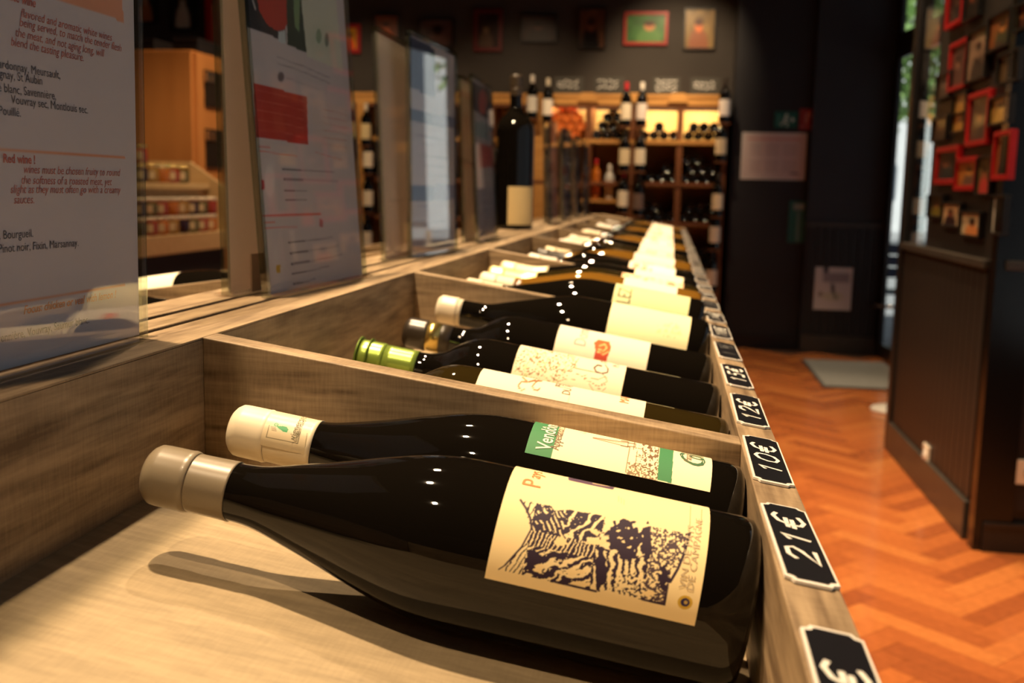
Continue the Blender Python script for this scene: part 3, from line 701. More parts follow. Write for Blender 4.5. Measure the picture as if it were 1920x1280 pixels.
# --- 6: white wax, cream label
b6 = Bottle('wine_bottle', lying(1.142, .0435, up=.010), 'burgundy', .0435, .296, GLASS_DARK, 'fat dark wine bottle with short white cap and plain cream label by the second divider', group=GRP)
b6.capsule(.268, mat('white_wax', (.76, .66, .50), .35), name='wax_cap')
def faint(p):
    X, Y = p.X, p.Y; p.put((vnoise(X / 4, Y / 3, 3) > .62) * ((X - 1255) ** 2 / 900 + (Y - 620) ** 2 / 200 < 1) * .35, (190, 180, 120))
s0 = b6.s_at(1288, 635); s1 = b6.s_at(1142, 602)
b6.label(s0, s1, -80, 80, 100, 50, (250, 238, 190), faint)
# --- third compartment
U3 = RAISE[3]
b7 = Bottle('wine_bottle', lying(1.305, .0435, up=U3 + .004), 'burgundy', .0435, .298, GLASS_DARK, 'dark wine bottle with mint green label just behind the second divider', group=GRP)
b7.capsule(.25, mat('ivory_plain_capsule', (.70, .62, .46), .4))
def mint(p): p.poly([(1205, 540), (1300, 556), (1300, 575), (1200, 556)], (240, 222, 200), 0)
s0 = b7.s_at(1290, 578); s1 = b7.s_at(1150, 560)
lb = b7.label(s0, s1, -80, 80, 40, 40, (216, 216, 164))
b7.text(lb, 'LEZ', (1180, 572), None, mat('olive_ink', (.12, .12, .05), .6), size=.024, narrow=.7)
b8 = Bottle('wine_bottle', lying(1.415, .0435, up=U3 + .004), 'burgundy', .0435, .298, GLASS_GOLD, 'golden wine bottle with pale pink label in the third compartment', group=GRP)
b8.capsule(.25, mat('ivory_plain_capsule', (.70, .62, .46), .4)); b8.label(.034, .105, -80, 80, 20, 30, (246, 226, 206))
b9 = Bottle('wine_bottle', lying(1.525, .0410, up=U3 + .006), 'burgundy', .0410, .305, GLASS_OLIVE, 'wine bottle with gold capsule and a red flower sketch on its label', group=GRP)
b9.capsule(b9.s_at(1004, 540), mat('pale_gold_capsule', (.70, .55, .24), .3, .35))
def red_fl(p):
    X, Y = p.X, p.Y; p.put((vnoise(X / 7, Y / 3, 2) > .52) * (Y - (X - 1160) * .2 > 502) * (Y - (X - 1160) * .2 < 516) * .55, (190, 120, 90)); p.ell(1258, 534, 9, 5, (230, 130, 100), .8)
lb = b9.label(b9.s_at(1278, 553), b9.s_at(1163, 533), -80, 80, 80, 50, (250, 234, 190), red_fl, pmax=8)
b10 = Bottle('wine_bottle', lying(1.640, .0410, up=U3 + .006), 'burgundy', .0410, .305, GLASS_DARK, 'wine bottle with cream capsule and a red headed label before the third divider', group=GRP)
b10.capsule(b10.s_at(1026, 522), mat('cream_plain_capsule', (.74, .62, .40), .35, .1))
def red_top(p): p.ell(1232, 496, 22, 7, (214, 110, 70), .8, .3)
b10.label(b10.s_at(1280, 530), b10.s_at(1190, 512), -80, 80, 50, 40, (252, 238, 200), red_top, pmax=10)

# --- further compartments
rng = random.Random(3)
SPECS = [('dark', 'white', 'burgundy'), ('dark', 'cream', 'bordeaux'), ('gold', 'white', 'burgundy'), ('dark', 'pink', 'bordeaux'), ('olive', 'white', 'bordeaux')]
GL = {'dark': GLASS_DARK, 'gold': GLASS_GOLD, 'olive': GLASS_OLIVE}
LC = {'white': (252, 242, 218), 'cream': (250, 234, 196), 'pink': (236, 212, 200)}
CAPS = {'ivory': mat('ivory_plain_capsule', (.70, .62, .46), .4), 'white': mat('white_capsule', (.78, .72, .62), .35), 'black': mat('black_brown_capsule', (.035, .026, .018), .3), 'cream': mat('cream_plain_capsule', (.74, .62, .40), .35, .1)}
ORD = ['first', 'second', 'third', 'fourth', 'fifth', 'sixth', 'seventh', 'eighth', 'ninth']
q = 0
for ci in range(3, len(DIV)):
    a = DIV[ci] + DT; b = (DIV[ci + 1] if ci + 1 < len(DIV) else YE); w = b - a
    nb = 4 if w > .45 else 1
    if ci + 1 >= len(DIV): continue
    for j in range(nb):
        y = a + w * (j + .5) / nb; g, lc, kd = SPECS[q % 5]; cn = ['ivory', 'white', 'black', 'cream', 'white', 'white', 'ivory'][q % 7]; q += 1
        if ci == 3 and j == 0: cn = 'ivory'
        r = .0405 if kd == 'burgundy' else .0375
        bt = Bottle('wine_bottle', lying(y, r, up=RAISE[ci + 1] + .005), kd, r, .300, GL[g],
                    f'{"gold" if g == "gold" else "dark"} wine bottle with {cn} capsule and {lc} label, {ORD[j]} in the {ORD[ci + 1]} compartment', group=GRP, seg=28, fine=False)
        bt.capsule(.245, CAPS[cn])
        def dr_(p, k=q):
            X, Y = p.S, p.PSI
            if k % 3 == 1: p.put((vnoise(X * 300, Y * 6, k) > .55) * (X > .07) * .6, (200, 110, 80))
            elif k % 3 == 2: p.put((np.sin(X * 700) > .7) * (np.abs(Y) < .6) * .5, (150, 120, 90))
        bt.label(.034, .112, -75, 75, 20, 24, LC[lc], dr_)
# --- far side of the counter
for i, (y, lc, lab) in enumerate(((.80, 'cream', 'dark bottle lying on the far side of the counter beside the nearest sign'), (1.03, 'white', 'dark bottle with white label on the far side behind the first gap'), (1.30, 'white', 'dark bottle on the far side of the counter behind the second sign'))):
    m = lying(y, .041, up=.016, mirror=True)
    bt = Bottle('wine_bottle', m, 'burgundy', .041, .300, GLASS_DARK, lab, group='wine bottles in the far tray', seg=40)
    bt.capsule(.25, CAPS['ivory']); bt.label(.03, .12, -75, 75, 16, 30, LC[lc])

# two magnums standing on the ledge
def standing(x, y, z, sc=1.0):
    return Matrix.Translation((x, y, z)) @ Matrix.Rotation(math.radians(-70), 4, 'Z')
mg = Bottle('magnum_bottle', standing(-.385, 2.62, ZL), 'bordeaux', .0475, .375, GLASS_DARK, 'tall dark magnum with cream label standing on the ledge after the fourth sign', 'wine bottle', 'magnums on the ledge', rn=.0142)
mg.capsule(.325, mat('bronze_capsule', (.05, .035, .022), .3)); mg.label(.012, .105, -30, 60, 12, 30, (214, 190, 138))
mg = Bottle('magnum_bottle', standing(-.478, 2.66, zfloor(2 * XM + .452)), 'bordeaux', .0475, .40, GLASS_DARK, 'dark magnum with gold neck band standing behind the first magnum', 'wine bottle', 'magnums on the ledge', rn=.0142)
mg.capsule(.345, mat('bronze_capsule', (.05, .035, .022), .3)); mg.label(.29, .318, -75, 75, 8, 24, (206, 150, 66), r=.030, name='neck_label'); mg.label(.02, .12, -40, 60, 8, 24, (214, 190, 138))

# ================================================================== PRICE CARDS
GLY = {
 '0': [[(.5, 1), (.2, .85), (.12, .5), (.2, .15), (.5, 0), (.8, .15), (.88, .5), (.8, .85), (.5, 1)]],
 '1': [[(.25, .72), (.5, 1), (.5, 0)]],
 '2': [[(.12, .75), (.3, .98), (.7, .98), (.85, .75), (.7, .5), (.1, .03), (.9, .05)]],
 '5': [[(.85, 1), (.25, 1), (.2, .58), (.6, .62), (.85, .35), (.65, .05), (.15, .05)]],
 '8': [[(.5, .52), (.2, .75), (.5, 1), (.8, .75), (.5, .52), (.15, .25), (.5, 0), (.85, .25), (.5, .52)]],
 '9': [[(.8, .75), (.5, 1), (.2, .75), (.5, .5), (.8, .75), (.7, 0)]],
 '4': [[(.7, 0), (.7, 1), (.1, .35), (.95, .35)]],
 '7': [[(.1, 1), (.85, 1), (.4, 0)]],
 'E': [[(.95, .9), (.65, 1.05), (.35, .9), (.25, .5), (.35, .12), (.65, -.03), (1.0, .12)], [(.02, .62), (.72, .62)], [(.02, .40), (.68, .40)]],
}
def card(y, txt, label, seed, chalk=True, W=.104):
    rr = random.Random(seed); t = math.atan2(.0036, .0235)
    t0 = empty('price_card', (XRi + .0118, y, ZR - .0018 + .0004), label, 'price card', 'price cards along the rail'); t0.rotation_euler = (0, t, rr.uniform(-.015, .015))
    w, h, c = W / 2, .0107, .0035
    def plate(w, h, c, z0, z1): return MB().prism([(-h, -w + c), (-h + c * .72, -w + c * .72), (-h + c, -w), (h - c, -w), (h - c * .72, -w + c * .72), (h, -w + c), (h, w - c), (h - c * .72, w - c * .72), (h - c, w), (-h + c, w), (-h + c * .72, w - c * .72), (-h, w - c)], 2, z0, z1)
    plate(w, h, c, 0, .0012).build('border', WHITE, t0); plate(w - .0026, h - .0011, c, .0012, .0016).build('slate_face', SLATE, t0)
    mb = MB(); n = len(txt); cw = .020 if n <= 3 else .014; tot = cw * n * 1.12; x = -tot / 2 + rr.uniform(-.004, .004)
    for ch in txt:
        if ch != ' ':
            for st in GLY[ch]:
                pts = [(x + (a + (b - .5) * .22) * cw, (b - .5) * .0125) for a, b in st]
                # resample for roundness
                v, f = ribbon2d(pts, .0022 if n <= 3 else .0016)
                mb.add([(-b, a, .0018) for a, b in v], f)
        x += cw * 1.12
    if mb.v: mb.build('lettering', CHALK if chalk else mat('faded_chalk', (.12, .12, .12), .7), t0)
    return t0
card(.305, '9E', 'slate price card with a white euro sign nearest on the rail', 1)
card(.452, '21E', 'slate price card reading 21 euro below the woodcut bottle', 2)
card(.596, '10E', 'slate price card reading 10 euro at the first divider', 3)
card(.735, '12E', 'slate price card reading 12 euro by the first tree label bottle', 4)
card(.874, '15E', 'slate price card reading 15 euro below the green capsule bottle', 5)
card(1.014, '1 9E', 'slate price card with faded writing after the 15 euro card', 6, False)
card(1.155, '18E', 'slate price card with thick white scrawl by the second divider', 7)
y = 1.295; i = 0; PR = ['14E', '12E', '19E', '9E', '25E', '11E', '18E', '15E']
while y < 4.5:
    card(y, PR[i % 8], f'small slate price card reading {PR[i % 8][:-1]} euro, {(ORD + ["tenth", "eleventh", "twelfth", "thirteenth", "fourteenth", "fifteenth", "sixteenth", "seventeenth", "eighteenth", "nineteenth", "twentieth", "twenty first", "twenty second", "twenty third", "twenty fourth"])[i]} beyond the second divider', 20 + i, i % 3 != 1)
    y += .140; i += 1

# ================================================================== SIGNS ON THE LEDGE
ORDW = ['nearest', 'second', 'third', 'fourth', 'fifth', 'sixth', 'seventh', 'eighth']
class Sign:
    def __init__(s, y0, y1, x0, x1, lean, h, label, group, thin=False, z0=ZL):
        eu = _norm(np.array([x1 - x0, y1 - y0, 0])); ev = _norm(np.array([lean, 0, h])); nn = np.cross(ev, eu); ev = np.cross(eu, nn)
        s.o = np.array([x0, y0, z0 + .001]); s.eu = eu; s.ev = ev; s.w = math.hypot(x1 - x0, y1 - y0); s.h = h
        mw = Matrix.Identity(4)
        for i in range(3): mw[i][0] = eu[i]; mw[i][1] = nn[i]; mw[i][2] = ev[i]; mw[i][3] = s.o[i]
        s.n = nn; s.root = empty('menu_stand', mw=mw, label=label, cat='sign', group=group); w = s.w
        s.thin = thin
        MB().box(-.0015, w + .0015, -.0042, -.0012, 0, h + .004).build('acrylic_front', ACRYL, s.root)
        MB().box(-.0015, w + .0015, .0012, .0042, 0, h + .004).build('acrylic_back', ACRYL, s.root)
        e = MB().box(-.003, -.0015, -.0042, .0042, 0, h + .005).box(w + .0015, w + .003, -.0042, .0042, 0, h + .005).box(-.0015, w + .0015, -.0042, .0042, h + .004, h + .006)
        e.build('acrylic_edge', clear('edge_acrylic', (.80, .84, .76), 2.2, .03), s.root)
        MB().box(-.0015, w + .0015, -.012, .012, -.0008, .0015).build('acrylic_foot', ACRYL, s.root)
    def uv(s, u, v):
        d = ray(u, v); c = np.array([0, 0, H]); t = ((s.o - c) @ s.n) / (d @ s.n); q = c + d * t - s.o
        return float(q @ s.eu), float(q @ s.ev)
    def paper(s, draw=None, nx=90, nz=130, bg=(200, 190, 193)):
        X, Z = np.meshgrid(np.linspace(.001, s.w - .001, nx), np.linspace(s.h, .002, nz))
        P = np.stack([X, np.full_like(X, -.0004), Z], -1)
        Wp = s.o + X[..., None] * s.eu + Z[..., None] * s.ev; u, v = proj(Wp)
        p = Paint(u, v, bg, 1.5)
        if draw: draw(p)
        s.pp = sheet(P, p, 'paper', PAPER_T if s.thin else PAPER, s.root)
        if s.thin: return s.pp
        back = sheet(np.stack([X[::40, ::40], np.full_like(X[::40, ::40], .0004), Z[::40, ::40]], -1)[:, ::-1], (212, 203, 200), 'paper_back', PAPER, s.root); 
        return s.pp
    def write(s, txt, endpx, size, m, startpx=None, shear=0, bold=0):
        x1, z1 = s.uv(*endpx); v, f = text2d(txt, size, shear, bold); W = v[:, 0].max()
        if startpx is not None: x0, z0 = s.uv(*startpx); k = (x1 - x0) / W; q = [(x0 + a * k, -.0007, z1 + b) for a, b in v]
        else: q = [(x1 - W + a, -.0007, z1 + b) for a, b in v if True]
        if min(p[0] for p in q) < .002 and startpx is None:
            pass
        # keep the words that fall on the sheet
        f = [t for t in f if min(q[i][0] for i in t) > .003]
        MB().add(q, f).build('lettering', m, s.pp)

G1 = 'wine menus facing the aisle'; G2 = 'wine menus facing the far side'
s1 = Sign(.400, .607, -.3245, -.3225, .004, .297, 'nearest clear stand with a food and wine menu in orange and black', G1)
def d1(p):
    p.poly([(60, -60), (228, -20), (230, 41), (150, 14), (60, -14)], (214, 150, 120)); p.line([(-80, 275), (0, 279), (232, 295)], 2.6, (216, 140, 96)); p.line([(-60, 582), (0, 571), (120, 551), (232, 534)], 2.6, (216, 140, 96))
s1.paper(d1, 150, 220)
SZ = .0061; INK_S = mat('print_black', (.10, .09, .10), .6); RED_S = mat('print_red', rgb(188, 104, 92), .6); ORA_S = mat('print_orange', rgb(214, 140, 92), .6)
for txt, e, m, sz, sh, bo in (('Our white wine', (65, 14), RED_S, SZ, .25, .02), ('flavored and aromatic white wines', (208, 77), RED_S, SZ, .25, 0), ('being served, to match the tender flesh', (226, 97), RED_S, SZ, .25, 0),
        ('the meat, and not aging long, will', (194, 107), RED_S, SZ, .25, 0), ('blend the tasting pleasure.', (155, 115), RED_S, SZ, .25, 0),
        ('Chardonnay, Meursault,', (111, 148), INK_S, SZ, 0, 0), ('Chablis, Viognay, St Aubin', (77, 159), INK_S, SZ, 0, 0), ('Sancerre blanc, Savennière,', (103, 187), INK_S, SZ, 0, 0),
        ('Vouvray sec, Montlouis sec.', (163, 213), INK_S, SZ, 0, 0), ('Pouillé.', (37, 219), INK_S, SZ, 0, 0), ('Red wine !', (64, 307), RED_S, SZ, 0, .025),
        ('wines must be chosen fruity to round', (224, 330), RED_S, SZ, .25, 0), ('the softness of a roasted meat, yet', (208, 347), RED_S, SZ, .25, 0),
        ('slight as they must often go with a creamy', (225, 362), RED_S, SZ, .25, 0), ('sauces.', (62, 381), RED_S, SZ, .25, 0),
        ('Chinon, Bourgueil.', (60, 444), INK_S, SZ, 0, 0), ('Pinot noir, Fixin, Marsannay.', (145, 461), INK_S, SZ, 0, 0),
        ('Focus: chicken or veal with lemon !', (216, 557), ORA_S, SZ * 1.02, .25, .012), ('Savennière, Vouvray, Saumur blanc.', (165, 605), INK_S, SZ, 0, 0)):
    s1.write(txt, e, sz, m, shear=sh, bold=bo)

s2 = Sign(.858, 1.095, -.3375, -.3240, -.0215, .297, 'second clear stand with a red boxed wine list and bottle picture', G1)
def d2(p):
    p.poly([(440, -40), (530, -40), (536, 78), (520, 72), (456, 48)], (48, 46, 50)); p.poly([(478, -30), (545, -30), (541, 40), (532, 56), (518, 58), (500, 46), (485, 20)], (186, 62, 50))
    p.line([(473, 0), (478, 17)], 3, (200, 196, 190)); p.poly([(521, 60), (534, 56), (536, 82), (521, 78)], (196, 208, 214)); p.poly([(536, -30), (575, -30), (575, 98), (538, 85)], (52, 66, 54))
    p.poly([(548, -30), (562, -30), (560, 60), (552, 50)], (120, 150, 110)); p.poly([(564, 0), (628, -10), (643, 134), (575, 106)], (206, 208, 192)); p.ell(597, 68, 5, 14, (110, 140, 110)); p.ell(612, 75, 4, 13, (86, 104, 92)); p.ell(604, 72, 26, 30, (190, 196, 176), .35, .4)
    for q in range(2): p.line([(519, 107 + q * 11), (568, 124 + q * 11), (617, 146 + q * 10)], 1.6, (150, 142, 146))
    p.ell(526, 144, 6, 9, (96, 90, 96), .9, .4); p.line([(536, 146), (570, 158), (600, 168)], 1.2, (176, 168, 172))
    p.poly([(474, 154), (575, 182), (577, 271), (479, 257)], (186, 58, 44))
    for q in range(5): p.line([(482, 170 + q * 18), (530, 180 + q * 17), (568, 190 + q * 17)], 1.5, (214, 120, 96), .7)
    p.poly([(584, 182), (655, 205), (660, 290), (586, 275)], (206, 190, 186), .6)
    for q in range(6): p.line([(606, 205 + q * 13), (650, 216 + q * 12)], 1.4, (190, 140, 126), .7)
    p.line([(484, 274), (505, 276)], 2.4, (206, 110, 96)); p.line([(486, 283), (556, 293)], 2, (214, 130, 116)); p.line([(590, 285), (640, 300)], 1.6, (206, 150, 140))
    p.ell(505, 340, 12, 45, (205, 198, 200), .7, .3); p.ell(505, 340, 9, 30, (228, 222, 222), .6, .3); p.rect(489, 337, 495, 356, (170, 40, 56)); p.ell(522, 500, 12, 45, (205, 198, 200), .7, .3); p.rect(517, 496, 525, 511, (196, 158, 40))
    p.line([(490, 405), (540, 403), (600, 401)], 3.0, (204, 84, 62)); p.line([(495, 417), (514, 416)], 2.4, (206, 120, 100)); p.line([(496, 428), (556, 425)], 2, (214, 130, 116)); p.rect(598, 411, 605, 425, (180, 110, 110))
    for (x, y, l) in ((530, 317, 95), (532, 336, 100), (534, 357, 40), (536, 375, 38), (541, 455, 82), (544, 475, 90), (546, 495, 95), (548, 513, 68), (550, 532, 40)):
        dy = (362 - y) / (1257 - x); p.line([(x, y), (x + 2, y)], 3, (70, 64, 70)); p.line([(x + 5, y + 5 * dy), (x + 5 + l * .3, y + l * .3 * dy)], 2.6, (92, 84, 88)); p.line([(x + 8 + l * .3, y + l * .3 * dy), (x + l, y + l * dy)], 1.8, (148, 138, 140))
s2.paper(d2, 190, 250)
s3 = Sign(1.423, 1.657, -.352, -.3375, -.005, .300, 'third clear stand with navy headings and a dark picture at its top', G1)
def d3(p):
    p.poly([(760, 60), (815, 92), (815, 184), (760, 160)], (62, 70, 96)); p.ell(795, 120, 12, 30, (84, 94, 120), .6, .5); p.ell(835, 145, 6, 4, (80, 76, 80)); p.ell(833, 125, 14, 22, (206, 200, 200), .5, .4)
    p.poly([(765, 203), (812, 213), (812, 234), (765, 226)], (64, 70, 90)); p.poly([(812, 213), (856, 222), (856, 243), (812, 234)], (130, 130, 150))
    p.poly([(765, 347), (812, 347), (812, 377), (765, 379)], (70, 80, 112)); p.poly([(812, 347), (856, 345), (856, 373), (812, 377)], (140, 140, 166))
    for (x, y, l) in ((792, 270, 24), (792, 290, 46), (792, 308, 40), (790, 326, 50), (776, 388, 26), (794, 420, 40), (794, 438, 44), (776, 250, 60)):
        p.line([(x, y), (x + l, y + l * (362 - y) / 460)], 2.0, (150, 142, 150))
s3.paper(d3, 70, 110)
s4 = Sign(1.880, 2.105, -.341, -.345, -.016, .292, 'fourth clear stand with a red block and small red picture on its sheet', G1)
def d4(p):
    p.poly([(885, 150), (919, 170), (919, 226), (885, 205)], (70, 60, 66)); p.ell(905, 192, 8, 24, (190, 66, 60)); p.poly([(890, 226), (916, 234), (916, 262), (890, 256)], (160, 176, 176)); p.poly([(896, 268), (938, 276), (938, 316), (898, 312)], (204, 100, 92)); p.poly([(890, 350), (952, 352), (952, 445), (890, 455)], (176, 170, 182))
    for q in range(5): p.line([(905, 365 + q * 14), (935, 365 + q * 13)], 1.6, (150, 146, 160))
s4.paper(d4, 50, 80)
def gen_sign(k):
    def d(p):
        r = random.Random(k); x0, x1 = p.X.min(), p.X.max(); y0, y1 = p.Y.min(), p.Y.max(); w = x1 - x0; h = y1 - y0
        p.rect(x0, y0, x0 + w * .5, y0 + h * .25, (70, 66, 84)); p.rect(x0, y0 + h * .4, x0 + w * .6, y0 + h * .52, (184, 92, 84) if k % 2 else (80, 90, 120)); p.rect(x0, y0 + h * .72, x1, y0 + h * .78, (120, 120, 150))
    return d
for i, y in enumerate((3.00, 3.42, 3.84, 4.24)):
    sg = Sign(y, y + .215, -.335 - .004 * (i % 2), -.338, -.010, .29, f'{ORDW[4 + i]} clear menu stand down the ledge beyond the magnum', G1); sg.paper(gen_sign(i), 20, 30)
# stands facing the other way: their blank backs show
for i, (y0, w, x0, x1, ln, hh) in enumerate(((.862, .21, -.3755, -.362, -.004, .297), (1.345, .215, -.368, -.368, -.014, .293), (1.880, .215, -.366, -.366, -.013, .290), (3.14, .21, -.366, -.366, -.01, .29), (3.58, .21, -.366, -.366, -.01, .29), (4.0, .21, -.366, -.366, -.01, .29))):
    lab = ['blank pinkish back of a menu stand beside the second menu', 'blank pinkish back of a menu stand before the navy headed menu', 'back of a menu stand with red heading before the fourth menu', 'blank back of a menu stand behind the fifth menu', 'blank back of a menu stand behind the sixth menu', 'blank back of a menu stand behind the seventh menu'][i]
    sg = Sign(y0, y0 + w, x0, x1, ln, hh, lab, G2, True)
    def d5(p): p.poly([(855, 160), (884, 178), (884, 192), (855, 174)], (206, 96, 74)); p.ell(872, 240, 7, 26, (200, 150, 110), .8, .4); p.poly([(860, 296), (886, 302), (886, 308), (860, 302)], (130, 96, 80))
    sg.paper(d5 if i == 2 else None, 40, 60, (242, 230, 220))
    if i == 0: MB().box(.035, .12, -.0062, -.0050, 0, .034).build('paper_slip', mat('slip_paper', (.62, .52, .46), .6), sg.root)

# ================================================================== WINE RACK AT THE BACK
YK = 8.0
def rx(u): return float(atY(u, 300, YK)[0])
def rz(v, u=1200): return float(atY(u, v, YK)[2])
rk = empty('wine_rack', (rx(1190), YK, 0), 'tall honey wood wine rack with lit cells against the back wall', 'rack')
RX0 = rx(1190)
def rpart(mb, name, m, par=None):
    mb.v = [(x - RX0, y - YK, z) for x, y, z in mb.v]; return mb.build(name, m, par or rk)
xl, xr = -3.1, rx(1353); ZT = rz(180)
cells = [rx(1016), rx(1102), rx(1186), rx(1273), rx(1352)]
lefts = [-3.05, -2.72, -2.42, -2.06, -1.72, -1.36]
tiers = [rz(262), rz(341), rz(415), .55, .18]
rpart(MB().box(xl, xr, YB - .03, YB, .0, rz(200)), 'back_board', BACK_PINE)
for x in [c for c in cells[1:4]] + lefts:
    big = abs(x - cells[2]) < .01
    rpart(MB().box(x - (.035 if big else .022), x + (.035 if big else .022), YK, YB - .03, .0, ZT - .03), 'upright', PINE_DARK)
rpart(MB().box(cells[0] - .06, cells[0] + .06, YK - .01, YB - .03, .0, ZT), 'upright', PINE)
rpart(MB().box(xr, xr + .03, YK - .03, YB, .0, ZT + .02), 'side_panel', PINE_DARK)
rpart(MB().box(xl, xr, YK - .02, YB - .03, ZT - .012, ZT + .012), 'top_board', PINE)
rpart(MB().box(xl, xr, YK - .012, YK + .01, rz(197), ZT - .012), 'crown_board', PINE)
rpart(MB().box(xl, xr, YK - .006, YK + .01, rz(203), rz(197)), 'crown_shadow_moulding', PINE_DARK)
for u in (1099, 1186, 1266): rpart(MB().prism([(rx(u) - .075, rz(192)), (rx(u) + .075, rz(192)), (rx(u) + .05, ZT + .02), (rx(u) - .05, ZT + .02)], 1, YK - .03, YK - .012), 'crown_block', PINE)
for i, z in enumerate(tiers):
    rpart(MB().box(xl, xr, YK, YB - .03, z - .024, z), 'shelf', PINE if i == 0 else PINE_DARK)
    rpart(MB().box(xl, xr, YK - .012, YK, z - .03, z), 'shelf_edge', PINE if i < 1 else PINE_DARK)  # dimness of the lower tiers is put into their darker wood colour
rpart(MB().box(cells[0] + .06, cells[2] - .04, YK, YB - .03, rz(381), rz(375)), 'shelf', PINE)
rpart(MB().box(xl, xr, YK - .03, YK, 0, .12), 'plinth', PINE_DARK)
for (x, w) in [((cells[i] + cells[i + 1]) / 2, .2) for i in range(4)]:      # strip lamps under the crown
    l = bpy.data.lights.new('rack_lamp', 'AREA'); l.energy = 6.0; l.color = (1, .74, .40); l.shape = 'RECTANGLE'; l.size = w; l.size_y = .02
    o = bpy.data.objects.new('rack_lamp', l); COL.objects.link(o); o.location = (x, YK + .06, ZT - .03); o.rotation_euler = (math.radians(28), 0, 0)

LOWB = {}
def low_bottle(kind):
    """bottle lying with its base towards the shop: local axis +Y runs from base to neck"""
    if kind not in LOWB:
        g = {'dark': GLASS_DARK, 'rose': GLASS_ROSE, 'gold': GLASS_GOLD}[kind]; k = .0365
        mb = MB().lathe([(0, .018), (.018, .012), (.030, .002), (k * .93, 0), (k, .006), (k, .19), (k * .8, .212), (.0155, .235), (.0143, .30), (0, .30)], 16, 0)
        mb.v = [(x, z, y) for x, y, z in mb.v]; mb.f = [f[::-1] for f in mb.f]; LOWB[kind] = mb.mesh('lying_bottle', g)
    return LOWB[kind]
CN = ['orange wine', 'dark', 'right dark', 'far right dark']
def stack(rows, kind, where, group):
    """rows: list of (z, [x...]) from bottom up"""
    for ri, (z, xs) in enumerate(rows):
        for xi, x in enumerate(xs):
            o = link('lying_bottle', low_bottle(kind)); o.location = (x, YK + .03, z)
            rown = ['bottom row', 'second row', 'third row', 'top row'][ri]
            tag(o, f'{kind} bottle base, {ORD[xi]} along the {rown} of {where}', 'wine bottle', group)
def pyr(x0, x1, z, ns, d=.0735, skip=()):
    rows = []; r = .0365
    for i, (a, b) in enumerate(ns): rows.append((z + r + i * d * .866 + .0003, [x0 + r + .004 + (k + .5 * (i % 2)) * d for k in range(a, b)]))
    return rows
GR = 'bottles stacked in the wine rack'
c = cells; zt = tiers
stack(pyr(c[0] + .06, c[1], zt[0], [(0, 3), (0, 3), (0, 3), (0, 2)]), 'rose', 'the cell below the first chalkboard', GR)
stack(pyr(c[1] + .022, c[2], zt[0], [(0, 4), (0, 3), (1, 3), (1, 2)]), 'dark', 'the cell below the second chalkboard', GR)
stack(pyr(c[2] + .036, c[3], zt[0], [(0, 4), (1, 2)]), 'dark', 'the cell below the third chalkboard', GR)
stack(pyr(c[3] + .022, c[4], zt[0], [(0, 4), (0, 3)]), 'dark', 'the cell below the fourth chalkboard', GR)
stack(pyr(c[2] + .036, c[3], zt[1], [(0, 4), (2, 3)]), 'dark', 'shelf two under the third chalkboard', GR)
stack(pyr(c[3] + .022, c[4], zt[1], [(0, 4), (0, 3), (0, 2)]), 'dark', 'shelf two under the fourth chalkboard', GR)
stack(pyr(c[2] + .036, c[3], zt[2], [(0, 4), (0, 2)]), 'dark', 'shelf three under the third chalkboard', GR)
stack(pyr(c[3] + .022, c[4], zt[2], [(0, 4), (0, 3)]), 'dark', 'shelf three under the fourth chalkboard', GR)
stack(pyr(c[3] + .022, c[4], zt[3], [(0, 4), (0, 3), (0, 4)]), 'dark', 'the low shelf at the rack end', GR)
stack(pyr(c[3] + .022, c[4], zt[4], [(0, 4), (0, 3), (0, 4)]), 'dark', 'the lowest shelf at the rack end', GR)
stack(pyr(lefts[1] + .022, lefts[2], zt[1], [(0, 3), (0, 3)]), 'dark', 'the second shelf far along the rack', GR)
stack(pyr(lefts[2] + .022, lefts[3], zt[1], [(0, 4), (0, 3)]), 'dark', 'the second shelf past the lone upright', GR)

